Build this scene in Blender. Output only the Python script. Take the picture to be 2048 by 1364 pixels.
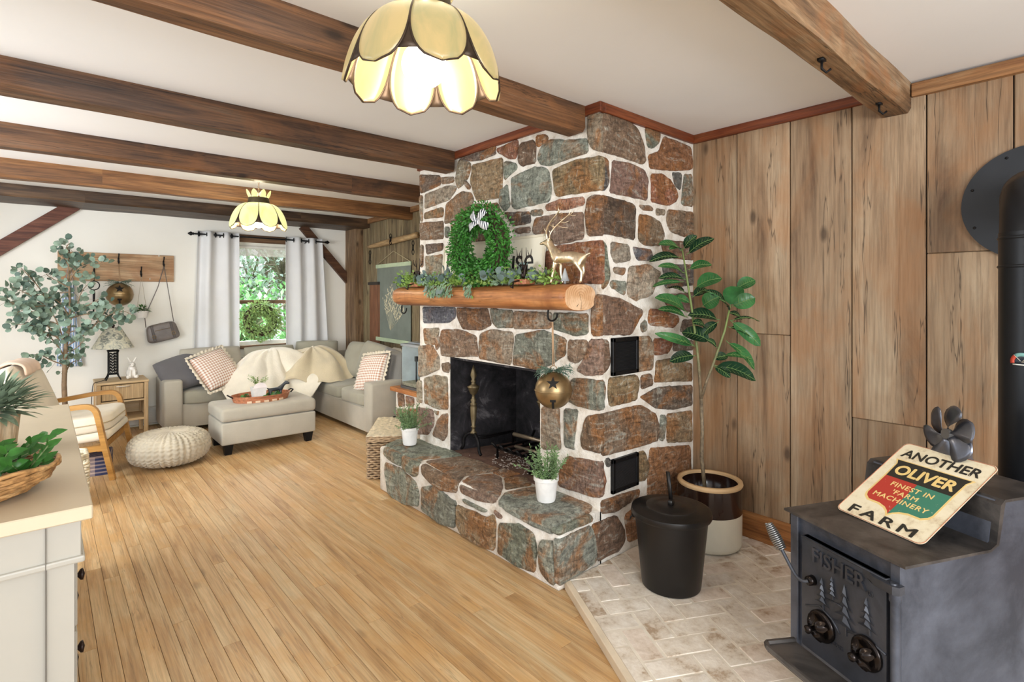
import bpy, bmesh, math, random
from mathutils import Vector as V, Matrix, noise
for o in list(bpy.data.objects): bpy.data.objects.remove(o)
S = bpy.context.scene
COL = S.collection
PI = math.pi
# ---------------------------------------------------------------- camera
FPX, HZ, CH = 1077.0, 590.0, 1.40            # focal length in pixels, horizon row, eye height
YAW = math.atan2(939, 1077)
FX, FY = math.sin(YAW), math.cos(YAW)
RX, RY = math.cos(YAW), -math.sin(YAW)
cam_data = bpy.data.cameras.new('camera')
cam = bpy.data.objects.new('camera', cam_data); COL.objects.link(cam)
cam.location = (0, 0, CH); cam.rotation_euler = (PI/2, 0, -YAW)
cam_data.sensor_fit = 'HORIZONTAL'; cam_data.sensor_width = 36; cam_data.lens = 36*FPX/2048
cam_data.shift_y = -(682-HZ)/2048; cam_data.clip_start = 0.02
S.camera = cam
# ---------------------------------------------------------------- light and exposure
S.view_settings.view_transform = 'Standard'; S.view_settings.look = 'None'
S.view_settings.gamma = 1; S.view_settings.exposure = 0.28
W = bpy.data.worlds.new('World'); S.world = W; W.use_nodes = True
wn = W.node_tree; bg = wn.nodes['Background']
bg.inputs[0].default_value = (0.93, 0.97, 1.0, 1); bg.inputs[1].default_value = 1.0
def area(name, loc, target, sx, sy, power, color=(1, 1, 1)):
    l = bpy.data.lights.new(name, 'AREA'); l.shape = 'RECTANGLE'; l.size = sx; l.size_y = sy
    l.energy = power; l.color = color
    o = bpy.data.objects.new(name, l); COL.objects.link(o); o.location = loc
    o.rotation_euler = (V(target)-V(loc)).to_track_quat('-Z', 'Y').to_euler(); return o
def point(name, loc, power, color, r=.05):
    l = bpy.data.lights.new(name, 'POINT'); l.energy = power; l.color = color; l.shadow_soft_size = r
    o = bpy.data.objects.new(name, l); COL.objects.link(o); o.location = loc; return o
area('window_daylight', (2.0, 8.1, 3.0), (1.9, 5.6, .9), 1.6, 1.2, 300, (.95, .99, 1))
area('open_side_fill', (-.4, -2.6, 1.6), (1.2, 3.5, 2.0), 3.2, 1.6, 165, (.93, .97, 1))  # added fill lamp behind the camera, tilted up to brighten the ceiling
area('left_side_fill', (-2.2, 3.6, 1.45), (1.2, 6.6, 1.3), 2.2, 1.3, 98, (.94, .975, 1))  # added fill lamp out of view at left, brightens the back wall

# ---------------------------------------------------------------- pixel of the photograph -> point on a known plane of the room
def ray(x, y):
    u = (x-1024)/FPX; return V((FX+u*RX, FY+u*RY, (HZ-y)/FPX))
CAMP = V((0, 0, CH))
def PX(x, y, X): d = ray(x, y); return CAMP+d*(X/d.x)
def PY(x, y, Y): d = ray(x, y); return CAMP+d*(Y/d.y)
def PZ(x, y, Z): d = ray(x, y); return CAMP+d*((Z-CH)/d.z)
def PP(x, y, p, n): d = ray(x, y); return CAMP+d*((V(p)-CAMP).dot(V(n))/d.dot(V(n)))
# ---------------------------------------------------------------- materials
def lin(c):
    r = []
    for v in c[:3]:
        v = v/255; r.append(v/12.92 if v <= .04045 else ((v+.055)/1.055)**2.4)
    return (*r, 1)
MATS = {}
class NT:
    def __init__(s, name):
        s.m = bpy.data.materials.new(name); s.m.use_nodes = True; s.t = s.m.node_tree
        s.b = s.t.nodes['Principled BSDF']; MATS[name] = s.m
    def n(s, typ, **kw):
        nd = s.t.nodes.new(typ)
        for k, v in kw.items():
            if k.startswith('i_'): nd.inputs[k[2:].replace('_', ' ')].default_value = v
            else: setattr(nd, k, v)
        return nd
    def l(s, a, b): s.t.links.new(a, b)
    def coord(s, scale=(1, 1, 1), tone=0, rot=(0, 0, 0)):
        c = s.n('ShaderNodeTexCoord').outputs['Object']
        if tone:
            a = s.n('ShaderNodeAttribute', attribute_name='tone')
            sc = s.n('ShaderNodeVectorMath', operation='SCALE'); s.l(a.outputs['Vector'], sc.inputs[0]); sc.inputs['Scale'].default_value = tone
            ad = s.n('ShaderNodeVectorMath', operation='ADD'); s.l(c, ad.inputs[0]); s.l(sc.outputs[0], ad.inputs[1]); c = ad.outputs[0]
        mp = s.n('ShaderNodeMapping'); mp.inputs['Scale'].default_value = scale; mp.inputs['Rotation'].default_value = rot
        s.l(c, mp.inputs[0]); return mp.outputs[0]
    def noise(s, vec, scale, detail=4, rough=.55, dist=0):
        nd = s.n('ShaderNodeTexNoise'); nd.inputs['Scale'].default_value = scale; nd.inputs['Detail'].default_value = detail
        nd.inputs['Roughness'].default_value = rough; nd.inputs['Distortion'].default_value = dist
        if vec: s.l(vec, nd.inputs['Vector'])
        return nd.outputs['Fac']
    def ramp(s, fac, stops):
        r = s.n('ShaderNodeValToRGB'); e = r.color_ramp.elements
        e[0].position, e[0].color = stops[0][0], stops[0][1]; e[1].position, e[1].color = stops[-1][0], stops[-1][1]
        for p, c in stops[1:-1]:
            k = e.new(p); k.color = c
        s.l(fac, r.inputs[0]); return r.outputs[0]
    def mix(s, a, b, fac, mode='MIX'):
        m = s.n('ShaderNodeMix', data_type='RGBA', blend_type=mode)
        for sock, v in ((m.inputs[6], a), (m.inputs[7], b), (m.inputs[0], fac)):
            if isinstance(v, (int, float, tuple)): sock.default_value = v
            else: s.l(v, sock)
        return m.outputs[2]
    def mr(s, v, a, b, c, d):
        m = s.n('ShaderNodeMapRange')
        for i, q in enumerate((a, b, c, d)): m.inputs[i+1].default_value = q
        s.l(v, m.inputs[0]); return m.outputs[0]
    def base(s, c):
        if isinstance(c, tuple): s.b.inputs['Base Color'].default_value = c
        else: s.l(c, s.b.inputs['Base Color'])
    def bump(s, h, strength=.3, dist=.01):
        b = s.n('ShaderNodeBump'); b.inputs['Strength'].default_value = strength; b.inputs['Distance'].default_value = dist
        s.l(h, b.inputs['Height']); s.l(b.outputs[0], s.b.inputs['Normal'])
    def set(s, rough=.6, metal=0, spec=.5):
        s.b.inputs['Roughness'].default_value = rough; s.b.inputs['Metallic'].default_value = metal
        s.b.inputs['Specular IOR Level'].default_value = spec; return s.m
def plain(name, col, rough=.6, metal=0, var=.12, scale=8, bump=0, bscale=60, spec=.5, sheen=0, trans=0):
    if name in MATS: return MATS[name]
    t = NT(name); v = t.coord(); n = t.noise(v, scale, 4)
    c = lin(col)
    lo = tuple(x*(1-var) for x in c[:3])+(1,); hi = tuple(min(1, x*(1+var)) for x in c[:3])+(1,)
    t.base(t.ramp(n, [(.3, lo), (.7, hi)]))
    if bump: t.bump(t.noise(v, bscale, 3), bump, .005)
    if sheen: t.b.inputs['Sheen Weight'].default_value = sheen
    if trans: t.b.inputs['Subsurface Weight'].default_value = trans
    return t.set(rough, metal, spec)
def wood(name, cols, axis, across=9, scale=2.2, rough=.55, bump=.35, tone=7, tvar=.35, fine=.35, spec=.4, blot=None, cracks=0):
    if name in MATS: return MATS[name]
    t = NT(name); sc = [across]*3; sc[axis] = 1
    v = t.coord(tuple(sc), tone)
    n = t.noise(v, scale, 8, .62, .7)
    k = [lin(c) for c in cols]
    col = t.ramp(n, [(.28+.44*i/(len(k)-1), c) for i, c in enumerate(k)])
    sf = [across*7]*3; sf[axis] = 2.2
    vf = t.coord(tuple(sf), tone); nf = t.noise(vf, 1.6, 5, .6, .3)
    d = t.ramp(nf, [(.38, (1-fine, 1-fine, 1-fine, 1)), (.56, (1.06, 1.06, 1.06, 1))])
    col = t.mix(col, d, 1.0, 'MULTIPLY')
    if blot:
        vb = t.coord((2.2, 2.2, 2.2) if axis != 2 else (2.2, 2.2, 1), tone); nb = t.noise(vb, 1.6, 5, .6, .4)
        col = t.mix(col, lin(blot[0]), t.mr(nb, blot[1], blot[1]+.14, 0, blot[2]))
    if cracks:
        sk = [across*.75]*3; sk[axis] = .28; nk = t.noise(t.coord(tuple(sk), tone), 1.3, 5, .55, .2)
        q = t.n('ShaderNodeMath', operation='SUBTRACT'); t.l(nk, q.inputs[0]); q.inputs[1].default_value = .5
        ab = t.n('ShaderNodeMath', operation='ABSOLUTE'); t.l(q.outputs[0], ab.inputs[0])
        col = t.mix(col, tuple(x*.22 for x in lin(cols[0])[:3])+(1,), t.mr(ab.outputs[0], 0, .006, cracks, 0))
        kn = [4.5]*3; kn[axis] = 2.0; vo = t.n('ShaderNodeTexVoronoi'); vo.inputs['Scale'].default_value = 1.1; t.l(t.coord(tuple(kn), tone), vo.inputs['Vector'])
        col = t.mix(col, tuple(x*.35 for x in lin(cols[0])[:3])+(1,), t.mr(vo.outputs['Distance'], .05, .12, cracks, 0))
    a = t.n('ShaderNodeAttribute', attribute_name='tone'); sp = t.n('ShaderNodeSeparateColor'); t.l(a.outputs['Color'], sp.inputs[0])
    br = t.mr(sp.outputs[0], 0, 1, 1-tvar, 1+tvar)
    cb = t.n('ShaderNodeCombineColor')
    for i in range(3): t.l(br, cb.inputs[i])
    col = t.mix(col, cb.outputs[0], 1.0, 'MULTIPLY')
    t.base(col); t.bump(nf, bump, .004)
    return t.set(rough, 0, spec)
def stone_mat():
    t = NT('field_stone'); a = t.n('ShaderNodeAttribute', attribute_name='tone')
    v = t.coord((1, 1, 1), 9); vs = t.coord((1.2, 1.2, 4.2), 9, (.45, .35, 0)); v2 = t.coord((4, 4, 1.2), 9, (.2, -.6, 0))
    n1 = t.noise(vs, 6.5, 9, .72, 1.4); n2 = t.noise(v, 4.2, 6, .65, .8); n3 = t.noise(v, 46, 6, .8, .3); n4 = t.noise(v2, 9, 8, .75, 1.8)
    col = t.mix(a.outputs['Color'], lin((168, 110, 56)), t.mr(n2, .5, .6, 0, .72))
    col = t.mix(col, lin((172, 176, 166)), t.mr(n1, .54, .63, 0, .55))
    col = t.mix(col, lin((214, 208, 192)), t.mr(n4, .585, .66, 0, .7))
    sh = t.ramp(n1, [(.36, (.45, .45, .45, 1)), (.47, (1, 1, 1, 1)), (.66, (1.4, 1.4, 1.4, 1))])
    col = t.mix(col, sh, .9, 'MULTIPLY')
    col = t.mix(col, t.ramp(n4, [(.38, (.5, .5, .5, 1)), (.5, (1.1, 1.1, 1.1, 1))]), .8, 'MULTIPLY')
    col = t.mix(col, t.ramp(n3, [(.4, (.5, .5, .5, 1)), (.56, (1.3, 1.3, 1.3, 1))]), .75, 'MULTIPLY')
    t.base(col)
    ad = t.n('ShaderNodeMath', operation='ADD'); t.l(n1, ad.inputs[0]); t.l(n3, ad.inputs[1]); a2 = t.n('ShaderNodeMath', operation='ADD'); t.l(ad.outputs[0], a2.inputs[0]); t.l(n4, a2.inputs[1])
    t.bump(a2.outputs[0], 1.0, .014); return t.set(.55, 0, .5)
STONE = stone_mat()
def mortar_mat():
    t = NT('mortar'); v = t.coord(); n = t.noise(v, 14, 6, .65); n2 = t.noise(v, 90, 3)
    t.base(t.ramp(n, [(.3, lin((196, 184, 168))), (.5, lin((226, 219, 208))), (.72, lin((240, 236, 228)))]))
    ad = t.n('ShaderNodeMath', operation='ADD'); t.l(n, ad.inputs[0]); t.l(n2, ad.inputs[1])
    t.bump(ad.outputs[0], .6, .008); return t.set(.9, 0, .2)
MORTAR = mortar_mat()
WALLW = plain('white_plaster', (238, 235, 226), .75, var=.02, scale=3, bump=.04, bscale=40)
CEILW = plain('ceiling_paint', (240, 241, 242), .8, var=.015, scale=2)
BEAM = wood('beam_wood', [(48, 32, 22), (84, 58, 40), (116, 80, 52), (112, 92, 74)], 0, 11, 1.3, .5, .5, blot=((134, 88, 52), .54, .5), cracks=.8)
BEAMG = wood('grey_beam_wood', [(70, 52, 38), (118, 88, 60), (150, 122, 92), (150, 140, 122)], 0, 8, 1.5, .6, .6, blot=((150, 96, 54), .54, .5), cracks=.8)
POSTW = wood('post_wood', [(80, 58, 40), (126, 98, 70), (158, 134, 106)], 2, 9, 1.6, .6, .5, cracks=.8)
PLANK = wood('barn_board', [(98, 74, 54), (138, 112, 86), (157, 133, 106), (172, 152, 126)], 2, 8, 1.0, .6, .4, tone=9, tvar=.14, fine=.2, blot=((154, 106, 64), .5, .45), cracks=.75)
PLANKR = wood('old_grey_board', [(84, 70, 52), (128, 112, 84), (158, 146, 116)], 2, 8, 1.5, .65, .5, tone=9, tvar=.2, cracks=.8)
TRIMW = wood('red_trim_wood', [(82, 36, 18), (118, 58, 30), (146, 84, 48)], 1, 9, 1.6, .45, .3)
TRIMX = wood('red_trim_wood_x', [(82, 36, 18), (118, 58, 30), (146, 84, 48)], 0, 9, 1.6, .45, .3)
FLOORW = wood('floor_board', [(156, 118, 76), (188, 150, 104), (205, 174, 130), (217, 193, 152)], 1, 12, 1.2, .42, .12, tone=11, tvar=.1, fine=.16, spec=.5, blot=((198, 152, 94), .5, .5), cracks=.35)
LOGW = wood('log_wood', [(112, 68, 38), (154, 98, 56), (178, 120, 72), (196, 142, 92)], 1, 8, 1.4, .42, .25, fine=.25, cracks=.5, blot=((122, 72, 42), .5, .55))
OAKW = wood('light_oak', [(176, 146, 104), (200, 172, 130), (212, 188, 150)], 0, 12, 1.6, .5, .15, fine=.12)
BENTW = wood('bent_oak', [(150, 104, 48), (182, 134, 70), (196, 150, 86)], 0, 8, 1.5, .38, .1, fine=.1)
BLACK = plain('black_metal', (24, 24, 26), .45, .6, .2)
IRON = plain('forged_iron', (30, 28, 28), .55, .7, .3, 20, .3, 80)
# ---------------------------------------------------------------- mesh builder
def frame(d, up=(0, 0, 1)):
    d = V(d).normalized(); up = V(up)
    if abs(d.dot(up)) > .98: up = V((1, 0, 0)) if abs(d.x) < .9 else V((0, 1, 0))
    a = up.cross(d).normalized(); return d, a, d.cross(a)
class MB:
    def __init__(s):
        s.bm = bmesh.new(); s.tl = s.bm.loops.layers.float_color.new('tone'); s.tone = (.5, .5, .5, 1); s.mi = 0; s.T = None
    def v(s, p):
        p = V(p); return s.bm.verts.new(s.T @ p if s.T else p)
    def f(s, vs):
        try: f = s.bm.faces.new(vs)
        except ValueError: return None
        f.material_index = s.mi
        for l in f.loops: l[s.tl] = s.tone
        return f
    def rt(s, rnd, v=None):
        s.tone = (rnd.random() if v is None else v, rnd.random(), rnd.random(), 1)
    def box(s, lo, hi, M=None, bev=0, seg=1):
        c = [(x, y, z) for z in (lo[2], hi[2]) for y in (lo[1], hi[1]) for x in (lo[0], hi[0])]
        vs = [s.v(M @ V(p) if M else p) for p in c]
        fs = [s.f([vs[i] for i in q]) for q in ((0, 2, 3, 1), (4, 5, 7, 6), (0, 1, 5, 4), (2, 6, 7, 3), (0, 4, 6, 2), (1, 3, 7, 5))]
        if bev:
            es = list({e for f in fs for e in f.edges})
            r = bmesh.ops.bevel(s.bm, geom=es+vs, offset=bev, segments=seg, affect='EDGES', profile=.5)
            for f in r['faces']:
                f.material_index = s.mi
                for l in f.loops: l[s.tl] = s.tone
        return vs
    def cbox(s, c, size, rz=0, bev=0, seg=1, M=None):
        m = Matrix.Translation(V(c)) @ (M if M else Matrix.Rotation(rz, 4, 'Z'))
        h = [q/2 for q in size]; return s.box([-q for q in h], h, m, bev, seg)
    def prism(s, pts, ext, bev=0):
        n = len(pts); e = V(ext); a = [s.v(p) for p in pts]; b = [s.v(V(p)+e) for p in pts]
        fs = [s.f(a[::-1]), s.f(b)]+[s.f([a[i], a[(i+1) % n], b[(i+1) % n], b[i]]) for i in range(n)]
        if bev:
            r = bmesh.ops.bevel(s.bm, geom=[x for x in fs[1].edges]+b, offset=bev, segments=2, affect='EDGES')
            for f in r['faces']:
                f.material_index = s.mi
                for l in f.loops: l[s.tl] = s.tone
    def rings(s, rings, closed=True, caps=True):
        R = [[s.v(p) for p in r] for r in rings]; n = len(R[0])
        for i in range(len(R)-1):
            for j in range(n if closed else n-1):
                k = (j+1) % n; s.f([R[i][j], R[i][k], R[i+1][k], R[i+1][j]])
        if caps and closed:
            s.f(R[0][::-1]); s.f(R[-1])
        return R
    def tube(s, pts, r, n=8, caps=True, loop=False, flat=1):
        pts = [V(p) for p in pts]; m = len(pts)
        rr = r if isinstance(r, (list, tuple)) else [r]*m
        if loop: pts = pts+[pts[0]]; rr = list(rr)+[rr[0]]; m += 1
        out = []; prev = None
        for i, p in enumerate(pts):
            if loop: d = pts[(i+1) % (m-1)]-pts[(i-1) % (m-1)]
            else: d = pts[min(i+1, m-1)]-pts[max(i-1, 0)]
            if d.length < 1e-9: d = V((0, 0, 1))
            d.normalize()
            if prev is None: _, a, b = frame(d)
            else:
                a = prev-d*prev.dot(d)
                if a.length < 1e-6: _, a, b = frame(d)
                a.normalize(); b = d.cross(a)
            prev = a
            out.append([p+(a*math.cos(2*PI*k/n)+b*math.sin(2*PI*k/n)*flat)*rr[i] for k in range(n)])
        s.rings(out, True, caps and not loop)
    def lathe(s, prof, c=(0, 0, 0), n=24, M=None, sx=1, sy=1, caps=True):
        c = V(c); R = []
        for r, z in prof:
            ring = []
            for k in range(n):
                a = 2*PI*k/n; p = V((r*math.cos(a)*sx, r*math.sin(a)*sy, z)); ring.append(c+(M @ p if M else p))
            R.append(ring)
        s.rings(R, True, caps)
    def ball(s, c, r, n=16, m=10, M=None, e=1.0):
        rx, ry, rz = r if isinstance(r, (tuple, list)) else (r, r, r)
        def q(x): return math.copysign(abs(x)**e, x)
        R = []
        for i in range(m+1):
            t = -PI/2+PI*i/m; ct, st = max(1e-3, abs(math.cos(t)))**e, q(math.sin(t)); ring = []
            for k in range(n):
                a = 2*PI*k/n; p = V((rx*ct*q(math.cos(a)), ry*ct*q(math.sin(a)), rz*st)); ring.append(V(c)+(M @ p if M else p))
            R.append(ring)
        s.rings(R)
    def grid(s, P, wrap=False):
        R = [[s.v(p) for p in r] for r in P]
        for i in range(len(R)-1):
            for j in range(len(R[0])-(0 if wrap else 1)):
                k = (j+1) % len(R[0]); s.f([R[i][j], R[i][k], R[i+1][k], R[i+1][j]])
        return R
    def leaf(s, p, d, n, L, w, seg=3, droop=.15, fold=.2, tip=.75, wid=None):
        p = V(p); d, a, u = frame(d, n); pr = None
        for i in range(seg+1):
            t = i/seg; c = p+d*L*t-V((0, 0, 1))*droop*L*t*t
            ww = w*.5*(math.sin(PI*min(1, max(0, t))**tip) if 0 < i < seg else .02)
            row = [s.v(c-a*ww+u*ww*fold), s.v(c), s.v(c+a*ww+u*ww*fold)]
            if pr: s.f([pr[0], pr[1], row[1], row[0]]); s.f([pr[1], pr[2], row[2], row[1]])
            pr = row
    def disc(s, p, d, n, r, k=7):
        d, a, u = frame(d, n); c = V(p)+d*r; vs = []
        for i in range(k):
            t = 2*PI*i/k; vs.append(s.v(c+d*r*math.cos(t)+a*r*.9*math.sin(t)+u*r*.18*math.cos(2*t)))
        s.f(vs)
    def noise(s, amp, scale, seed=0, vs=None):
        for q in (vs or s.bm.verts):
            q.co += noise.noise_vector(q.co*scale+V((seed, seed*1.7, 0)))*amp
    def build(s, name, mats, parent=None, smooth=True, local=False, sub=0, auto=None, kind=None, solid=0):
        bm = s.bm; bmesh.ops.recalc_face_normals(bm, faces=bm.faces)
        if parent is not None and not local: bm.transform(wm(parent).inverted())
        me = bpy.data.meshes.new(name); bm.to_mesh(me); bm.free()
        for m in (mats if isinstance(mats, (list, tuple)) else [mats]): me.materials.append(m)
        for p in me.polygons: p.use_smooth = smooth
        if smooth and auto is not None: me.set_sharp_from_angle(angle=math.radians(auto))
        o = bpy.data.objects.new(name, me); COL.objects.link(o)
        if parent is not None: o.parent = parent
        if solid:
            m = o.modifiers.new('thick', 'SOLIDIFY'); m.thickness = solid; m.offset = 0
        if sub:
            m = o.modifiers.new('sub', 'SUBSURF'); m.levels = sub; m.render_levels = sub
        if kind: o['kind'] = kind
        return o
def wm(o):
    m = o.matrix_basis.copy(); return wm(o.parent) @ m if o.parent else m
def thing(name, label, cat, loc=(0, 0, 0), rz=0, group=None):
    o = bpy.data.objects.new(name, None); COL.objects.link(o); o.location = loc; o.rotation_euler = (0, 0, rz)
    o.empty_display_size = .05; return tag(o, label, cat, group)
def tag(o, label, cat, group=None):
    o['label'] = label; o['category'] = cat
    if group: o['group'] = group
    return o
def struct(o): o['kind'] = 'structure'; return o
def skin(name, verts, edges, radii, mat, parent, sub=2):
    bm = bmesh.new(); sl = bm.verts.layers.skin.new(); vs = [bm.verts.new(V(p)) for p in verts]
    for a, b in edges: bm.edges.new((vs[a], vs[b]))
    for v_, r in zip(vs, radii): v_[sl].radius = (r, r) if not isinstance(r, tuple) else r
    vs[0][sl].use_root = True
    if parent is not None: bm.transform(wm(parent).inverted())
    me = bpy.data.meshes.new(name); bm.to_mesh(me); bm.free(); me.materials.append(mat)
    o = bpy.data.objects.new(name, me); COL.objects.link(o); o.parent = parent
    m = o.modifiers.new('skin', 'SKIN'); m.use_smooth_shade = True
    m = o.modifiers.new('sub', 'SUBSURF'); m.levels = sub; m.render_levels = sub
    return o
def text(name, body, M, size, mat, parent, ext=.001, bold=0.0, sx=1, align='CENTER', space=1.0, fit=None, base='CENTER'):
    cu = bpy.data.curves.new(name, 'FONT'); cu.body = body; cu.size = size; cu.extrude = ext; cu.offset = 0
    cu.align_x = align; cu.align_y = base; cu.space_character = space; cu.resolution_u = 4
    tmp = bpy.data.objects.new(name, cu); COL.objects.link(tmp)
    bpy.context.view_layer.update()
    me = bpy.data.meshes.new_from_object(tmp.evaluated_get(bpy.context.evaluated_depsgraph_get()))
    bpy.data.objects.remove(tmp)
    if bold:
        bmx = bmesh.new()
        for k_, (ax_, ay_) in enumerate(((0, 0), (bold, 0), (-bold, 0), (0, bold), (0, -bold))):
            n0 = len(bmx.verts); bmx.from_mesh(me); bmx.verts.ensure_lookup_table()
            for v_ in bmx.verts[n0:]: v_.co.x += ax_; v_.co.y += ay_; v_.co.z += k_*.00002
        bmx.to_mesh(me); bmx.free()
    if fit:
        xs = [v.co.x for v in me.vertices]; ys = [v.co.y for v in me.vertices]; w_, h_ = max(xs)-min(xs), max(ys)-min(ys); sy_ = fit[1]/h_ if fit[1] else 1; sx_ = fit[0]/w_ if fit[0] else sy_
        cy_ = (max(ys)+min(ys))/2 if base == 'CENTER' else 0
        me.transform(Matrix.Diagonal((sx_, sy_, 1, 1)) @ Matrix.Translation((-(max(xs)+min(xs))/2, -cy_, 0)))
    me.transform(wm(parent).inverted() @ M @ Matrix.Diagonal((sx, 1, 1, 1)))
    me.name = name; me.materials.clear(); me.materials.append(mat)
    o = bpy.data.objects.new(name, me); COL.objects.link(o); o.parent = parent; return o
def MF(o, x, y):                                  # matrix from origin and x/y axes
    x = V(x).normalized(); y = V(y); y = (y-x*y.dot(x)).normalized(); z = x.cross(y)
    return Matrix(((x.x, y.x, z.x, o[0]), (x.y, y.y, z.y, o[1]), (x.z, y.z, z.z, o[2]), (0, 0, 0, 1)))
def chaikin(pts, k=2, closed=True):
    for _ in range(k):
        q = []
        n = len(pts)
        for i in range(n if closed else n-1):
            a, b = V(pts[i]), V(pts[(i+1) % n]); q += [a*.75+b*.25, a*.25+b*.75]
        pts = q if closed else [V(pts[0])]+q+[V(pts[-1])]
    return pts
RND = random.Random(7)
# ================================================================ the room
CZ = 2.375; XW = 3.01; YB = 6.95                 # ceiling, board wall, window wall
XF, YS = 2.13, 1.765                             # chimney front and side
def xrear(y): return 3.0+(y-3.49)*.058           # the board wall runs slightly askew behind the chimney
# floor boards
r = random.Random(3); m = MB(); x = -1.6
while x < 3.3:
    y = -2.2-r.random()*2
    while y < YB:
        L = 1.4+r.random()*2.6; m.rt(r); m.tone = (m.tone[0]*.8+.1, m.tone[1], m.tone[2], 1)
        if y+L > -2.2: m.box((x+.0007, max(y, -2.2), -.02), (x+.0623, min(y+L-.0015, YB), 0), bev=.0008)
        y += L
    x += .063
m.mi = 1; m.box((-1.6, -2.2, -.05), (3.35, YB, -.0035)); 
struct(m.build('floor', [FLOORW, plain('floor_gap', (70, 48, 28), .9)], smooth=False))
m = MB(); m.box((-1.6, -.6, CZ), (3.4, YB+.2, CZ+.1)); m.box((-1.6, -2.2, CZ), (3.4, -.6, CZ+.1)); struct(m.build('ceiling', CEILW, smooth=False))
# white back wall with the window opening
WX0, WX1, WZ0, WZ1 = PY(464, 600, YB).x, PY(590, 600, YB).x, .80, 2.03
m = MB()
for lo, hi in (((-1.3, 0), (WX0, CZ)), ((WX1, 0), (3.4, CZ)), ((WX0, 0), (WX1, WZ0)), ((WX0, WZ1), (WX1, CZ))):
    m.box((lo[0], YB, lo[1]), (hi[0], YB+.15, hi[1]))
struct(m.build('wall_back', WALLW, smooth=False))
m = MB(); m.box((-1.3, 5.6, 0), (-1.2, YB, CZ)); struct(m.build('wall_left', WALLW, smooth=False))
# board wall right of the chimney
def plankY(px): return PX(px, 700, XW).y
js = [YS+.004]+[plankY(p) for p in (1473, 1579.5, 1703, 1852, 2027)]
while js[-1] > -1.9: js.append(js[-1]-.24)
zz = lambda py, px: PX(px, py, XW).z
cuts = {1: [zz(668, 1526)], 3: [zz(846, 1777)], 4: [zz(503, 1940)], 7: [1.3]}
m = MB(); r = random.Random(5)
for i in range(len(js)-1):
    zs = [0]+cuts.get(i, [])+[CZ]
    for a, b in zip(zs, zs[1:]):
        m.rt(r); d = r.uniform(0, .006); m.box((XW+d, js[i+1]+.0025, a+.001), (XW+.03, js[i]-.0025, b-.001), bev=.003)
m.mi = 1; m.box((XW+.015, -1.95, 0), (XW+.1, YS+.05, CZ))
# board wall behind and left of the chimney
m.mi = 2; y = 3.3
while y < YB:
    w = r.choice((.13, .17, .2)); y2 = min(y+w, YB); m.rt(r)
    m.box((0, 0, 0), (.03, 1, 1), Matrix(((1, xrear(y2)-xrear(y), 0, xrear(y)+r.uniform(0, .006)), (0, y2-y-.004, 0, y), (0, 0, CZ, 0), (0, 0, 0, 1))))
    y = y2
m.mi = 1; m.box((3.05, YS, 0), (3.1, 3.6, CZ)); m.box((3.28, 3.3, 0), (3.36, YB, CZ))
struct(m.build('wall_right', [PLANK, plain('board_gap', (26, 17, 10), .9), PLANKR], smooth=False))
# baseboard and ceiling trims
m = MB(); m.tone = (.6, .2, .3, 1); m.box((XW-.022, -1.9, 0), (XW+.005, YS-.1, .177), bev=.003); struct(m.build('baseboard_right', wood('base_wood', [(116, 70, 34), (158, 104, 58), (180, 130, 80)], 1, 9), smooth=False))
m = MB(); m.box((.3, YB-.075, .03), (3.1, YB, .2), bev=.004); m.box((.3, YB-.085, .15), (3.1, YB, .17)); struct(m.build('baseboard_back', plain('heater_white', (206, 204, 196), .4), smooth=False))
m = MB(); m.box((XF-.022, YS-.022, CZ-.05), (XF+.02, 3.5, CZ), bev=.003); struct(m.build('trim_1', TRIMW, smooth=False))
m = MB(); m.box((XF+.02, YS-.022, CZ-.05), (XW, YS+.02, CZ), bev=.003); struct(m.build('trim_2', TRIMX, smooth=False))
m = MB(); m.box((XW-.02, .78, CZ-.05), (XW+.01, YS-.02, CZ), bev=.003); struct(m.build('trim_3', TRIMW, smooth=False))
m = MB(); m.tone = (.8, .4, .1, 1); m.box((XW-.025, -1.9, CZ-.07), (XW+.01, .655, CZ-.01), bev=.003); struct(m.build('trim_4', wood('worn_trim', [(96, 60, 34), (136, 96, 60), (160, 126, 90)], 1), smooth=False))
m = MB(); m.prism([(xrear(3.5)-.03, 3.5, CZ-.06), (xrear(YB)-.03, YB, CZ-.06), (xrear(YB)+.05, YB, CZ-.06), (xrear(3.5)+.05, 3.5, CZ-.06)], (0, 0, .06)); struct(m.build('trim_5', wood('worn_trim', [], 1), smooth=False))
wn_ = V((-1, .058, 0)).normalized(); wp = V((xrear(5.0)-.012, 5.0, 0))
def pw(px, py, off=0.0): return PP(px, py, wp+wn_*off, wn_)
a_, b_ = pw(740, 570, .003), pw(760, 570, .003); m = MB(); m.tone = (.5, .3, .3, 1); m.prism([V((a_.x, a_.y, .75)), V((b_.x, b_.y, .75)), V((b_.x, b_.y, a_.z)), V((a_.x, a_.y, a_.z))], wn_*.004); struct(m.build('trim_6', wood('niche_panel', [(96, 60, 40), (130, 86, 60), (150, 108, 80)], 2, 8), smooth=False))
m = MB(); m.prism([V((a_.x, a_.y, a_.z)), V((b_.x, b_.y, a_.z)), V((b_.x, b_.y, a_.z+.035)), V((a_.x, a_.y, a_.z+.035))], wn_*.03); struct(m.build('trim_7', plain('niche_lintel', (52, 46, 42), .8), smooth=False))
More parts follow.
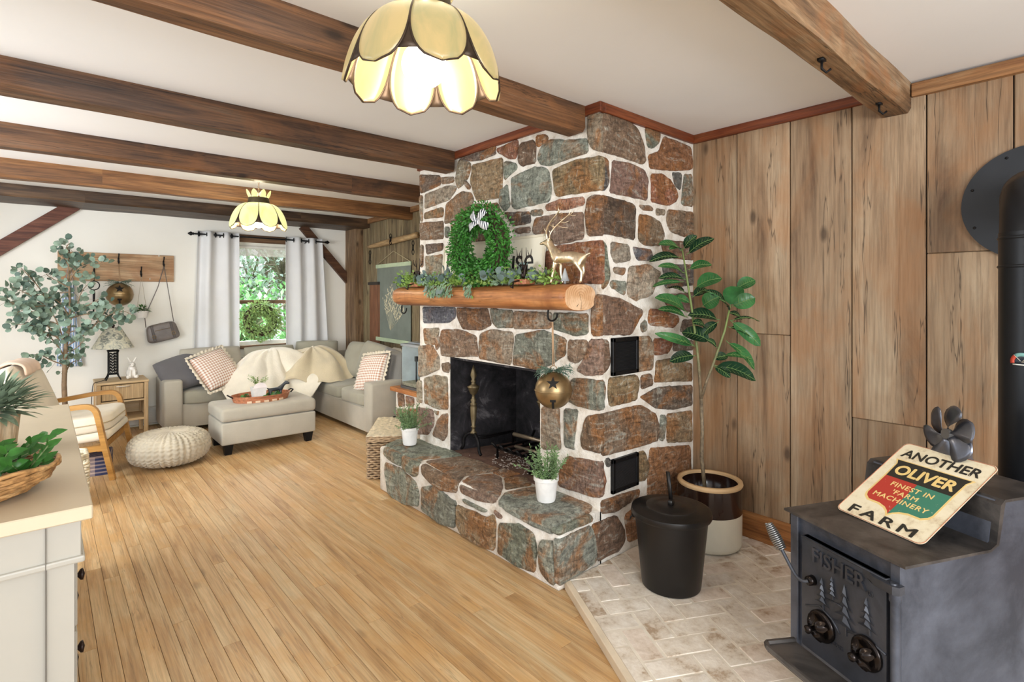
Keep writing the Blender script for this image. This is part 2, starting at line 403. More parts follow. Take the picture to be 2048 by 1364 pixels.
# ceiling beams
def beam(y0, y1, z0, x0, x1, mat, label, tone, splits=(), seed=0, hooks=()):
    b = thing('ceiling_beam', label, 'beam', ((x0+x1)/2, (y0+y1)/2, z0))
    m = MB(); r = random.Random(seed); xs = [x0]+list(splits)+[x1]
    for a, c in zip(xs, xs[1:]):
        m.tone = (tone+r.uniform(-.12, .12), r.random(), r.random(), 1)
        n = max(2, int((c-a)/.12)); R = []
        for i in range(n+1):
            x = a+(c-a)*i/n; j = lambda k: noise.noise(V((x*2.3, k*3.1+seed, 0)))*.007
            R.append([(x, y0+j(1), CZ), (x, y0+j(1.3), z0+.022+j(2)), (x, y0+.012+j(1.6), z0+j(3)), (x, y1-.012+j(4), z0+j(5)), (x, y1+j(4.4), z0+.02), (x, y1+j(4), CZ)])
        m.rings(R)
    o = m.build('timber', mat, b, auto=30)
    for hx, hy in hooks:
        h = MB(); p = V((hx, hy, z0)); h.cbox(p-V((0, 0, .004)), (.03, .02, .01)); h.tube([p, p-V((0, 0, .035)), p+V((.008, -.012, -.05)), p+V((.012, -.026, -.04))], .0045, 6)
        h.build('hook', IRON, b)
    return b
h1 = PZ(1639, 122, 2.235); h2 = PZ(1750, 210, 2.235)
beam(.66, .78, 2.24, -1.2, XW, BEAMG, 'grey weathered ceiling beam with two iron hooks, meeting the board wall', .7, seed=1, hooks=((h1.x, .72), (h2.x, .72)))
beam(1.845, 1.965, 2.24, -1.2, XF-.022, BEAM, 'brown ceiling beam behind the large pendant lamp, ending at the chimney corner', .75, seed=2)
beam(3.01, 3.13, 2.24, -1.2, XF-.022, BEAM, 'dark cracked ceiling beam meeting the left part of the stone chimney', .35, seed=3)
beam(4.16, 4.28, 2.24, -1.2, xrear(4.2), BEAM, 'ceiling beam passing just in front of the small lamp chain', .45, (1.9,), seed=4)
beam(5.24, 5.35, 2.24, -1.2, xrear(5.3), wood('amber_beam', [(72, 48, 28), (118, 80, 48), (148, 108, 68)], 0, 9, 1.5, .5, .5), 'amber brown ceiling beam right behind the small pendant lamp', .6, (.35,), seed=5)
beam(6.42, YB, 2.265, -1.2, xrear(6.6), wood('dark_beam', [(40, 28, 20), (70, 50, 34), (110, 84, 60)], 0, 9, 1.5, .5, .5), 'darkest ceiling beam, flush against the white window wall', .4, (.3, 2.3), seed=6)
# corner post and braces
m = MB(); m.tone = (.5, .3, .2, 1)
R = []
for i in range(14):
    z = CZ*i/13; j = lambda k: noise.noise(V((z*2, k, 3)))*.008
    R.append([(3.08+j(1), 6.64+j(2), z), (3.2, 6.64+j(2.4), z), (3.2, YB, z), (3.08+j(3), YB, z)])
m.rings(R); tag(m.build('corner_post', POSTW, smooth=False), 'rough timber post in the corner between window wall and board wall', 'post')
def brace(a, b, w, mat, label):
    a, b = V(a), V(b); d = (b-a).normalized(); n = V((d.z, 0, -d.x))*w/2; m = MB(); m.tone = (.5, .5, .2, 1)
    m.prism([a-n, b-n, b+n, a+n], (0, .05, 0)); return tag(m.build('timber_brace', mat, smooth=False), label, 'brace')
REDB = wood('red_brace_wood', [(70, 36, 24), (104, 58, 40), (128, 84, 64)], 0, 9)
brace(PY(0, 500, YB-.055)+V((-.6, 0, -.49)), PY(150, 409, YB-.055), .115, REDB, 'sloping reddish timber brace on the white wall at far left')
brace(PY(606, 452, YB-.055), PY(699, 562, YB-.055), .1, wood('brown_brace', [(52, 32, 20), (82, 52, 34), (104, 72, 48)], 0, 9), 'diagonal dark brown brace between window and corner post')
# window
win = bpy.data.objects.new('window_1', None); COL.objects.link(win); win.location = ((WX0+WX1)/2, YB, WZ0); struct(win)
FRW = plain('window_frame_white', (226, 224, 214), .5)
DKW = wood('dark_casing', [(74, 50, 32), (104, 76, 52), (128, 98, 70)], 0, 9)
m = MB()
for lo, hi in (((WX0, WZ0), (WX0+.035, WZ1)), ((WX1-.035, WZ0), (WX1, WZ1)), ((WX0, WZ0), (WX1, WZ0+.045)), ((WX0, WZ1-.04), (WX1, WZ1))):
    m.box((lo[0], YB+.01, lo[1]), (hi[0], YB+.07, hi[1]), bev=.003)
m.build('window_frame', FRW, win, smooth=False)
m = MB(); m.box((WX0+.03, YB+.02, 1.295), (WX1-.03, YB+.06, 1.34), bev=.004); m.build('meeting_rail', DKW, win, smooth=False)
m = MB(); m.box((WX0-.2, YB-.028, WZ1), (WX1+.18, YB-.002, WZ1+.09), bev=.003); m.build('head_casing', DKW, win, smooth=False)
m = MB(); m.box((WX0-.09, YB-.022, WZ0-.05), (WX0, YB, WZ1), bev=.003); m.box((WX1, YB-.022, WZ0-.05), (WX1+.09, YB, WZ1), bev=.003); m.box((WX0-.1, YB-.05, WZ0-.04), (WX1+.1, YB, WZ0), bev=.003)
m.build('side_casing', DKW, win, smooth=False)
gl = NT('window_glass'); gl.base((1, 1, 1, 1)); gl.b.inputs['Transmission Weight'].default_value = 1; gl.b.inputs['IOR'].default_value = 1.02; gl.set(.02); GLASS = gl.m
m = MB(); m.box((WX0+.03, YB+.035, WZ0+.04), (WX1-.03, YB+.039, 1.3)); m.box((WX0+.03, YB+.045, 1.33), (WX1-.03, YB+.049, WZ1-.04)); m.build('glass_pane', GLASS, win, smooth=False)
m = MB(); m.tube([(WX0+.04, YB+.015, WZ1-.055), (WX1-.04, YB+.015, WZ1-.055)], .022, 10)
for i in range(7): m.box((WX0+.04, YB+.003, WZ1-.16+i*.012), (WX1-.04, YB+.013, WZ1-.152+i*.012))
m.build('blind', FRW, win, smooth=False)
# ---- trees outside the window
LEAFO = plain('outside_leaf', (150, 205, 140), .5, var=.5, scale=5, trans=.2); BARK = plain('bark', (150, 140, 120), .8, var=.3)
OUT = plain('outside_pale_leaf', (205, 228, 212), .5, var=.35, scale=5, trans=.2)
TP = [PY(x_, 600, y_).x for x_, y_ in ((492, 9.4), (570, 12.2), (505, 16.5))]
for k, (tx, ty, tz, rr, mt, lab) in enumerate(((TP[0], 9.4, .9, .75, LEAFO, 'bright green tree outside, seen through the left part of the window'), (TP[1], 12.2, 1.9, 1.4, OUT, 'pale branching tree outside, seen through the right part of the window'), (TP[2], 16.5, 1.8, 2.2, LEAFO, 'leafy tree farthest behind the window glass'))):
    t = thing('garden_tree', lab, 'tree', (tx, ty, -.6)); r = random.Random(40+k); m = MB()
    m.tube([(tx, ty, -.6), (tx+.1, ty, .5), (tx-.05, ty, tz)], [.12, .09, .05], 8)
    for i in range(26):
        a = r.uniform(0, 2*PI); e = r.uniform(-.3, 1.2); q = V((math.cos(a)*math.cos(e), math.sin(a)*math.cos(e), math.sin(e)))*rr
        m.tube([(tx, ty, tz-.5+r.random()*.6), V((tx, ty, tz))+q*.5, V((tx, ty, tz))+q*1.05+V((0, 0, r.uniform(-.2, .2)))], [.035, .022, .006], 5)
    m.build('trunk', BARK, t); m = MB()
    for i in range(2600):
        q = V((r.gauss(0, 1), r.gauss(0, 1), r.gauss(0, .9))).normalized()*rr*r.uniform(.3, 1.2)
        if noise.noise(q*2.6/rr+V((k*5, 0, 0))) < -.16: continue
        m.leaf(V((tx, ty, tz))+q, (r.gauss(0, 1), r.gauss(0, 1), r.gauss(0, 1)), (0, 0, 1), .13, .07, 2)
    m.build('foliage', mt, t)
m = MB(); m.grid([[(-6+i*2, 7.3+j*2, -.65+.15*noise.noise(V((i*.7, j*.7, 0)))) for i in range(9)] for j in range(9)]); struct(m.build('ground', plain('lawn', (120, 160, 80), .9, var=.3)))
# ================================================================ stone fireplace
FP = thing('stone_fireplace', 'fieldstone fireplace and chimney with raised stone hearth and log mantel', 'fireplace', (XF, 2.6, 0))
C_ = {'g': (120, 124, 106), 'G': (138, 143, 126), 'b': (124, 92, 66), 'B': (96, 74, 56), 'o': (158, 100, 56), 'r': (146, 84, 56), 'k': (88, 82, 76), 't': (146, 126, 100), 'T': (164, 148, 124), 'p': (138, 104, 86), 'n': (88, 88, 98), 'R': (162, 98, 66), 'y': (142, 112, 72), 'd': (52, 44, 38)}
def stone(m, P, nrm, key, rise, r):
    """a rounded field stone: outline on a wall plane, its own thickness and lumpy face"""
    nrm = V(nrm); c = sum(P, V((0, 0, 0)))/len(P)
    size = sum((p-c).length for p in P)/len(P)
    P = [p+(p-c)*(.008/max(.02, (p-c).length)) for p in P]
    pts = []
    for i in range(len(P)):
        a, b, d = P[i-1], P[i], P[(i+1) % len(P)]; pts += [b+(a-b)*min(.3, .012/max(.001, (a-b).length)), b+(d-b)*min(.3, .012/max(.001, (d-b).length))]
    q = []
    for i in range(len(pts)):
        a, b = pts[i], pts[(i+1) % len(pts)]; k = max(1, int((b-a).length/.022))
        q += [a+(b-a)*j/k for j in range(k)]
    seed = r.random()*50
    q = [p+(p-c).normalized()*(noise.noise(p*30+V((seed, 0, 0)))*.006) for p in q]
    bj = r.uniform(-10, 12); g0 = sum(C_[key])/3; col = lin([min(255, max(0, g0+(v-g0)*.84+bj+18+r.uniform(-2, 2))) for v in C_[key]]); m.tone = col
    R = []; bev = min(.010/size, .2)
    for sc, hh in ((1.0, -.02), (1.0, rise*.35), (1-bev*.45, rise*.8), (1-bev*1.3, rise*1.05), (1-bev*2.6, rise*1.15), (.62, rise*1.25), (.4, rise*1.3), (.2, rise*1.3), (.03, rise*1.3)):
        sc = max(sc, .02)
        ring = []
        for p in q:
            w = c+(p-c)*sc; h = hh
            if hh > 0: h += (noise.noise(w*9+V((seed, 0, 0)))*.012+noise.noise(w*28+V((seed, 0, 0)))*.004)*min(1, (1-sc)*5+.15)
            ring.append(w+nrm*h)
        R.append(ring)
    m.rings(R)
def nums(s): v = [float(x) for x in s.replace(',', ' ').split()]; return list(zip(v[::2], v[1::2]))
def stones(m, fn, nrm, org, sc, data, rise=.012, seed=1):
    r = random.Random(seed)
    for line in data.strip().splitlines():
        key, pts = line.split(None, 1)
        stone(m, [V(fn(org[0]+x/sc, org[1]+y/sc)) for x, y in nums(pts)], nrm, key, rise, r)
fF = lambda x, y: PX(x, y, XF)
fS = lambda x, y: PY(x, y, YS)
# mortar core round the firebox opening
OY0, OY1, OZ0, OZ1 = 2.20, 3.10, .315, .972; YL = 3.49
m = MB()
m.box((XF, YS, 0), (XW+.01, OY0, CZ)); m.box((XF, OY1, 0), (XW+.01, YL, CZ)); m.box((XF, OY0, OZ1), (XW+.01, OY1, CZ)); m.box((XF, OY0, 0), (XW, OY1, OZ0-.02)); m.box((2.68, OY0, OZ0-.02), (XW, OY1, OZ1))
m.mi = 1
stones(m, fF, (-1, 0, 0), (820, 210), 4, '''
B 400,430 690,330 680,370 690,395 560,440 480,450
r 700,350 860,280 865,310 850,430 800,425 715,385
b 890,310 990,285 1005,330 1005,460 900,485 875,450 875,350
o 1015,245 1090,240 1110,275 1030,335 1015,310
G 1060,335 1120,280 1230,290 1415,270 1418,385 1300,420 1110,485 1050,470 1025,420
t 1430,80 1527,60 1529,372 1455,345 1430,240
t 395,440 480,465 485,510 465,580 420,640 385,665 370,600
y 505,480 740,425 742,480 735,700 725,740 540,765 490,620
g 765,450 850,470 855,510 760,600 755,520
B 85,560 240,565 245,640 130,690 90,705
b 252,580 352,575 350,620 260,632
t 125,715 300,650 365,650 370,680 310,760 125,830
y 120,865 255,820 268,835 262,895 120,912
b 300,790 420,695 490,710 512,760 470,870 420,910 280,950
b 450,605 490,655 470,675 445,640
g 780,640 800,800 760,845 720,790 730,690
G 815,590 900,545 1010,500 1090,510 1115,560 1130,700 1110,770 850,830 820,800
y 1150,520 1300,455 1520,410 1529,440 1529,680 1400,690 1190,730 1160,690
R 1095,800 1200,760 1385,735 1390,800 1240,835 1100,845
b 1430,740 1529,722 1529,1035 1430,1040 1410,880
p 1010,905 1200,875 1385,860 1385,1070 1180,1110 985,1020
k 760,860 955,855 965,940 830,965 790,900
p 840,990 960,975 960,1020 860,1030
g 975,845 1060,835 1058,880 985,890
b 85,945 265,930 268,1070 90,1080
p 335,960 450,930 640,1000 640,1080 340,1115
B 130,1115 268,1105 262,1160 140,1195
T 130,1215 260,1200 262,1400 140,1400
b 500,800 560,790 560,830 480,880
p 600,795 700,785 720,850 620,850
R 1090,1180 1180,1130 1400,1100 1529,1085 1529,1425 1090,1425
g 285,975 318,985 310,1060 285,1050
t 85,725 105,730 105,930 88,930
t 88,1125 110,1130 108,1290 88,1290
b 290,1140 560,1130 560,1420 290,1420
t 590,1120 1050,1060 1060,1420 600,1420''', seed=2)
stones(m, fF, (-1, 0, 0), (820, 550), 4, '''
n 110,255 360,260 365,340 310,380 115,385
b 380,265 620,270 650,400 560,440 430,430 385,340
g 650,270 820,285 825,420 700,420 660,360
t 835,290 1130,300 1125,430 840,430
g 1150,305 1420,310 1420,470 1320,480 1150,430
b 1458,320 1490,160 1529,160 1529,480 1460,475
t 115,430 235,425 230,470 200,550 125,550
b 260,440 400,440 530,490 545,650 330,650 260,640 245,520
t 570,470 650,440 820,460 825,520 805,715 560,665 560,560
g 850,480 1060,445 1245,510 1240,640 1050,755 830,715
b 1275,525 1420,525 1410,640 1340,700 1275,680
p 1440,525 1529,520 1529,790 1420,800 1340,760 1420,640
T 75,570 180,565 235,660 235,750 150,790 75,815
t 205,510 235,490 240,560 215,600
b 255,710 315,700 315,780 270,770
t 120,830 200,805 300,820 305,1070 230,1070 120,1020
t 60,850 95,850 100,1020 60,1010
p 65,1060 180,1080 195,1130 190,1200 150,1270 60,1270
t 195,1085 235,1090 220,1120
b 260,1120 305,1110 300,1270 270,1320 185,1280 230,1160
g 1300,830 1420,840 1529,850 1529,1070 1500,1080 1340,1040 1250,1000
t 1060,1060 1195,1065 1205,1390 1060,1390
g 1240,1075 1345,1085 1330,1200 1310,1364 1320,1385 1240,1370
b 1420,1140 1529,1115 1529,1420 1380,1380 1375,1290 1400,1180''', seed=3)
stones(m, fF, (-1, 0, 0), (0, 0), 1, '''
p 1120,945 1138,914 1201,925 1201,992 1188,993 1120,972''', seed=4)
stones(m, fS, (0, -1, 0), (0, 0), 1, '''
b 1203,225 1262,248 1275,262 1285,290 1290,325 1280,327 1245,313 1203,303
g 1290,256 1318,266 1315,285 1305,296 1295,293
o 1328,275 1380,295 1384,335 1378,340 1345,340 1300,337 1297,310 1318,303
k 1203,316 1214,320 1217,362 1210,378 1203,379
p 1226,322 1262,330 1285,340 1294,360 1292,400 1260,392 1220,385
R 1302,348 1325,350 1340,362 1354,390 1352,402 1335,410 1303,403
k 1344,346 1361,348 1360,380 1350,370
g 1368,350 1382,350 1384,412 1362,408 1366,370
B 1203,391 1260,407 1269,415 1267,479 1235,470 1203,466
t 1278,410 1300,412 1305,422 1285,420
t 1312,417 1328,420 1328,430 1312,430
b 1278,430 1300,434 1318,445 1328,470 1318,490 1290,490 1277,480
b 1336,420 1384,425 1384,470 1365,472 1340,462 1333,440
T 1222,485 1255,490 1260,520 1230,525 1222,510
n 1265,494 1300,500 1305,520 1275,520
b 1320,480 1384,485 1384,520 1330,515
g 1203,481 1211,490 1217,545 1213,570 1203,577
t 1227,535 1250,536 1245,550 1228,545
G 1222,561 1250,563 1248,590 1222,575
T 1258,535 1295,530 1320,545 1300,590 1270,600 1255,590 1255,560
k 1325,528 1384,530 1384,570 1330,575
p 1322,590 1384,585 1384,625 1335,612
b 1203,590 1242,600 1282,620 1283,628 1270,650 1260,668 1203,669
g 1280,650 1290,640 1292,660 1283,663
r 1300,618 1318,620 1355,632 1357,642 1345,655 1300,650 1296,640
B 1366,640 1384,640 1384,665 1360,662
b 1203,681 1215,682 1218,725 1212,740 1203,745
t 1274,675 1298,674 1305,690 1304,738 1273,742
r 1308,678 1340,676 1343,690 1335,705 1308,710
B 1348,680 1383,680 1383,700 1346,702
y 1312,722 1345,718 1382,728 1382,762 1308,764 1312,745
b 1282,752 1300,748 1304,770 1282,778
y 1218,756 1270,750 1277,765 1270,800 1220,812 1216,790
t 1203,765 1209,770 1207,800 1203,808
B 1280,794 1315,775 1382,770 1382,810 1345,818 1310,815
y 1334,828 1382,822 1382,882 1334,884
g 1320,830 1330,832 1326,880 1318,878
b 1203,828 1260,815 1280,812 1310,828 1316,852 1314,880 1290,888 1203,912
o 1300,897 1378,891 1380,950 1375,990 1295,990 1296,950
y 1276,905 1288,903 1296,935 1290,958 1275,960
r 1203,926 1210,960 1206,985 1203,990
k 1210,920 1218,916 1217,932 1212,930
b 1203,1001 1255,985 1278,978 1275,994 1230,1022 1203,1027
o 1290,1000 1382,1000 1382,1030 1300,1060 1288,1050''', seed=5)
m.build('chimney', [MORTAR, STONE], FP, auto=60)
# ledge beside the chimney
m = MB(); m.box((2.62, 3.47, 0), (3.06, 4.74, .46)); m.mi = 1
stones(m, lambda x, y: PX(x, y, 2.62), (-1, 0, 0), (0, 0), 1, '''
b 796,786 808,790 810,812 798,812
p 812,792 828,796 828,812 814,812
t 795,818 812,818 812,845 795,845
b 816,818 834,818 834,850 816,848''')
m.build('side_ledge', [MORTAR, STONE], FP, auto=60)
m = MB(); m.tone = (.9, .3, .5, 1); m.box((2.58, 3.5, .46), (3.05, 4.8, .50), bev=.006, seg=2); m.build('ledge_cap', LOGW, FP, smooth=False)
# raised hearth
XH = 1.83; HT = .31
m = MB(); m.box((XH, YS, 0), (XF+.02, 3.55, HT), bev=.01); m.mi = 1
fH = lambda x, y: PX(x, y, XH); fT = lambda x, y: PZ(x, y, HT)
stones(m, fH, (-1, 0, 0), (0, 0), 1, '''
g 772,925 800,937 830,962 838,985 837,1012 800,1005 778,985 772,950
g 845,975 870,972 905,1000 912,1002 910,1055 880,1045 845,1020
y 916,1010 975,1035 987,1028 992,1045 989,1100 960,1090 925,1070 914,1045
g 1000,1047 1040,1050 1068,1068 1073,1090 1070,1143 1035,1130 998,1105
G 1083,1082 1108,1084 1110,1168 1098,1162 1082,1140 1080,1110
g 928,997 975,1020 968,1024 930,1004
p 990,1020 1005,1032 1000,1036
g 769,895 802,910 803,932 785,922 769,910
g 806,912 838,927 835,950 828,952 806,935
b 846,929 915,964 914,985 880,978 860,962 845,945
p 922,969 990,998 988,1006 960,1000 925,985
G 998,1004 1104,1055 1106,1068 1060,1045 1010,1018''', .014, 6)
stones(m, fS, (0, -1, 0), (0, 0), 1, '''
G 1114,1082 1180,1052 1190,1080 1190,1122 1150,1148 1117,1170
b 1183,1050 1230,1032 1245,1055 1248,1080 1235,1100 1195,1120
G 1112,1056 1180,1028 1184,1040 1112,1070
o 1250,1032 1265,1017 1277,1022 1277,1072 1256,1082 1252,1060''', .014, 7)
stones(m, fT, (0, 0, 1), (0, 0), 1, '''
g 771,892 795,880 855,880 925,912 848,919 838,924 805,911
b 852,924 925,914 960,926 1000,940 985,944 930,952 920,964
p 926,964 940,954 985,950 1001,956 1004,975 1000,990 993,998
b 985,946 1005,940 1043,950 1010,955
b 1010,958 1050,956 1063,970 1012,980
G 999,1004 1012,987 1060,977 1118,977 1182,1010 1180,1024 1108,1053''', .010, 8)
m.build('raised_hearth', [MORTAR, STONE], FP, auto=60)
# firebox lining
def soot():
    t = NT('soot'); v = t.coord(); n = t.noise(v, 5, 8, .7, .5)
    t.base(t.ramp(n, [(.4, lin((16, 15, 17))), (.56, lin((42, 39, 42))), (.66, lin((92, 88, 90)))])); t.bump(t.noise(v, 30, 5), .5, .01); return t.set(.8, 0, .3)
SOOT = soot()
m = MB(); B = 2.64; a0, a1 = OY0+.12, OY1-.12
P = [(XF+.005, OY0+.002, OZ0-.01), (XF+.005, OY1-.002, OZ0-.01), (B, a1, OZ0-.01), (B, a0, OZ0-.01)]; Q = [(x, y, OZ1-.002) for x, y, z in P]
m.prism([P[1], P[2], Q[2], Q[1]], (0, .01, 0)); m.prism([P[2], P[3], Q[3], Q[2]], (.02, 0, 0)); m.prism([P[3], P[0], Q[0], Q[3]], (0, -.01, 0))
m.prism([Q[0], Q[1], Q[2], Q[3]], (0, 0, -.012)); m.mi = 1; m.prism([P[0], P[1], P[2], P[3]], (0, 0, .012))
m.build('firebox', [SOOT, plain('ash_brick', (96, 70, 58), .85, var=.35, scale=14, bump=.4)], FP, smooth=False)
# log mantel
m = MB(); m.tone = (.6, .2, .7, 1); R = []; n = 26; y0, y1 = 1.79, 3.49
def logring(y, k=1.0):
    out = []
    for i in range(n):
        a = 2*PI*i/n; x, z = math.cos(a), math.sin(a)
        x = math.copysign(abs(x)**.8, x)*.118; z = math.copysign(abs(z)**.75, z)*.068
        out.append((2.012+x*k, y, 1.388+z*k+(y-1.79)*.002))
    return out
ys = [y0+(y1-y0)*i/40 for i in range(41)]
R = [logring(y0, .95)]+[logring(y0+.008, 1)]
for y in ys[1:-1]:
    R.append([V(p)+V((noise.noise(V((p[0]*6, y*3, p[2]*6)))*.006, 0, noise.noise(V((p[2]*5, y*2.3, 7)))*.004)) for p in logring(y)])
R += [logring(y1-.01, .98), logring(y1, .93)]
m.rings(R, True, False)
mo = m.build('mantel', LOGW, FP, auto=50)
ee = NT('log_end'); v = ee.coord((1, 1, 1)); cx = ee.n('ShaderNodeTexWave', wave_type='RINGS', rings_direction='Y'); cx.inputs['Scale'].default_value = 22; cx.inputs['Distortion'].default_value = 2.5; ee.l(v, cx.inputs[0])
ee.base(ee.mix(ee.ramp(cx.outputs['Fac'], [(0, lin((186, 138, 96))), (1, lin((206, 164, 122)))]), lin((226, 192, 156)), ee.mr(ee.noise(v, 9, 4), .45, .6, 0, .8))); ee.set(.6)
for nm, y, k in (('mantel_end', y0-.002, .95), ('mantel_end', y1+.002, .93)):
    m = MB(); P = [V(p)-V((2.012, y, 1.388)) for p in logring(y, k)]; t = m.prism([V(p) for p in P], (0, .004, 0))
    o = m.build(nm, ee.m, mo, smooth=False, local=True); o.location = V((2.012, y, 1.388))-wm(FP).translation
    if y < 2:
        for a, b, w in (((.0, -.06), (.006, -.015), .004), ((.0, -.015), (-.012, .03), .002), ((-.03, -.045), (-.015, -.03), .006)):
            c = MB(); c.prism([(a[0]-w/2, -.0005, a[1]), (b[0], -.0005, b[1]), (a[0]+w/2, -.0005, a[1])], (0, .002, 0)); q = c.build('check', plain('check_dark', (50, 34, 24)), o, smooth=False, local=True)
            bpy.data.objects.remove(q) if False else None
for p in (PX(1105, 625, 2.0), PX(808, 612, 1.99)):
    m = MB(); p.z = 1.325; f = V((0, 1, 0))
    m.tube(chaikin([p+f*.03, p+f*.035-V((0, 0, .03)), p+f*.03-V((0, 0, .055)), p-V((0, 0, .062)), p-f*.03-V((0, 0, .045)), p-f*.035-V((0, 0, .02))], 2, False), .005, 8)
    m.build('mantel_hook', IRON, FP)
# vents on the chimney side
def vent(x0, y0, x1, y1, label):
    a, b = fS(x0, y1), fS(x1, y0); m = MB(); y = YS-.018
    w = .022
    m.box((a.x, y, a.z), (b.x, YS+.01, a.z+w), bev=.003); m.box((a.x, y, b.z-w), (b.x, YS+.01, b.z), bev=.003); m.box((a.x, y, a.z), (a.x+w, YS+.01, b.z), bev=.003); m.box((b.x-w, y, a.z), (b.x, YS+.01, b.z), bev=.003)
    v_ = m.build('air_vent', BLACK, FP, smooth=False); v_['label'] = label
    m = MB(); n = 22
    for i in range(n):
        z = a.z+w+(b.z-a.z-2*w)*(i+.5)/n; m.cbox(((a.x+b.x)/2, YS-.008, z), (b.x-a.x-2*w, .014, .002), M=Matrix.Rotation(.7, 4, 'X'))
    m.box((a.x+w, YS-.002, a.z+w), (b.x-w, YS+.004, b.z-w)); m.build('louvers', plain('louver_metal', (64, 64, 66), .35, .7), v_, smooth=False)
    for z in (a.z+w/2, b.z-w/2):
        m = MB(); m.lathe([(0.001, 0), (.005, 0), (.004, .004)], ((a.x+b.x)/2, y, z), 8, Matrix.Rotation(PI/2, 4, 'X')); m.build('screw', IRON, v_)
vent(1221, 672, 1273, 752, 'upper black louvred vent'); vent(1221, 903, 1273, 988, 'lower black louvred vent near the floor')
# brick pad
import itertools
ang = math.radians(28); dv = V((math.sin(ang), math.cos(ang), 0)); du = V((math.cos(ang), -math.sin(ang), 0)); A0 = V((1.87, YS, 0))
pad = thing('brick_pad', 'whitewashed herringbone brick pad beneath stove and bucket', 'hearth pad', (2.4, .7, 0))
BRK = NT('whitewashed_brick'); v = BRK.coord((1, 1, 1), 9); n1 = BRK.noise(v, 7, 7, .7); at = BRK.n('ShaderNodeAttribute', attribute_name='tone')
c = BRK.ramp(n1, [(.36, lin((176, 154, 130))), (.44, lin((216, 204, 188))), (.6, lin((238, 231, 220)))])
BRK.base(BRK.mix(c, at.outputs['Color'], .16, 'MULTIPLY')); BRK.bump(BRK.noise(v, 22, 6), .5, .008); BRK.set(.8)
m = MB(); r = random.Random(11); bl, bw, g = .2, .1, .007
m.mi = 1; m.box((.0, -1.9, 0), (XW+.02, YS+.0, .036)); m.mi = 0
def brick(c, alongu):
    a, b = (bl, bw) if alongu else (bw, bl)
    k = r.random(); cc = lin([(210, 150, 110), (214, 196, 176), (170, 160, 150), (235, 225, 210)][int(k*4)]); m.tone = cc
    M = Matrix.Translation(c) @ MF((0, 0, 0), du, dv)
    m.box((-a/2+g/2, -b/2+g/2, -.02), (a/2-g/2, b/2-g/2, r.uniform(0, .003)), M, bev=.004)
for i in range(-46, 46):
    for j in range(-24, 24):
        for k in (0, 1):
            x = i*bw+j*bw*2*0; 
            u = (i+(j*2 if False else 0))*bw; 
            # herringbone lattice: steps (1,1) and (2,-2) in brick widths
            px_, py_ = i*bw+j*2*bw, i*bw-j*2*bw
            if k == 0: c = (px_+bl/2, py_+bw/2)
            else: c = (px_+bw/2, py_+bw+bl/2)
            p = A0+du*c[0]+dv*(c[1]); p.z = .036
            if -1.2 < p.y < YS+.05 and p.x < XW+.15 and (p-A0).dot(du) > -.15: brick(p, k == 0)
bm = m.bm
def cut(co, no):
    geom = list(bm.verts)+list(bm.edges)+list(bm.faces); bmesh.ops.bisect_plane(bm, geom=geom, plane_co=co, plane_no=no, clear_outer=True)
    ed = [e for e in bm.edges if e.is_boundary and abs((e.verts[0].co-V(co)).dot(V(no).normalized())) < 1e-4]
    if ed: bmesh.ops.holes_fill(bm, edges=ed, sides=0)
cut(A0+du*.03, -du); cut((0, YS-.004, 0), (0, 1, 0)); cut((XW-.024, 0, 0), (1, 0, 0)); cut((0, -1.2, 0), (0, -1, 0))
m.build('bricks', [BRK.m, plain('brick_grout', (222, 212, 196), .9, var=.1, scale=20)], pad, smooth=False)
m = MB(); M = MF(A0, du, dv); m.box((0, -3.4, 0), (.03, -.0, .044), M, bev=.004); m.build('edge_strip', plain('pale_wood_strip', (216, 200, 176), .6, var=.1), pad, smooth=False)
# ================================================================ fabrics and small materials
def cloth(name, col, rough=.9, var=.05, weave=220, b=.25, sheen=.2):
    if name in MATS: return MATS[name]
    t = NT(name); v = t.coord(); n = t.noise(v, 5, 4); c = lin(col)
    t.base(t.ramp(n, [(.3, tuple(x*(1-var*2) for x in c[:3])+(1,)), (.7, tuple(min(1, x*(1+var)) for x in c[:3])+(1,))]))
    t.bump(t.noise(v, weave, 3), b, .003); t.b.inputs['Sheen Weight'].default_value = sheen; return t.set(rough, 0, .2)
SOFA = cloth('sofa_fabric', (176, 170, 156)); SOFAG = cloth('sofa_green_grey', (158, 154, 138)); SOFAD = cloth('dark_grey_fabric', (104, 102, 104)); CREAM = cloth('cream_cotton', (224, 214, 194))
FUR = cloth('cream_fur', (232, 224, 206), .95, .06, 60, .9, .6); BEIGE = cloth('beige_plush', (206, 192, 162), .95, .06, 90, .6, .5)
CURT = cloth('curtain_linen', (222, 222, 222), .9, .02, 300, .15, .1); 
PWHITE = plain('white_paint', (172, 168, 158), .38, var=.02); CHALK = plain('chalk_white', (232, 230, 226), .6, bump=.4, bscale=50)
BRASS = plain('aged_brass', (150, 126, 90), .36, .85, .3, 9); ABR = plain('old_bronze', (112, 98, 72), .5, .7, .3, 20); GOLD = plain('antique_gold', (232, 214, 184), .3, .95, .22, 30, .3, 60)
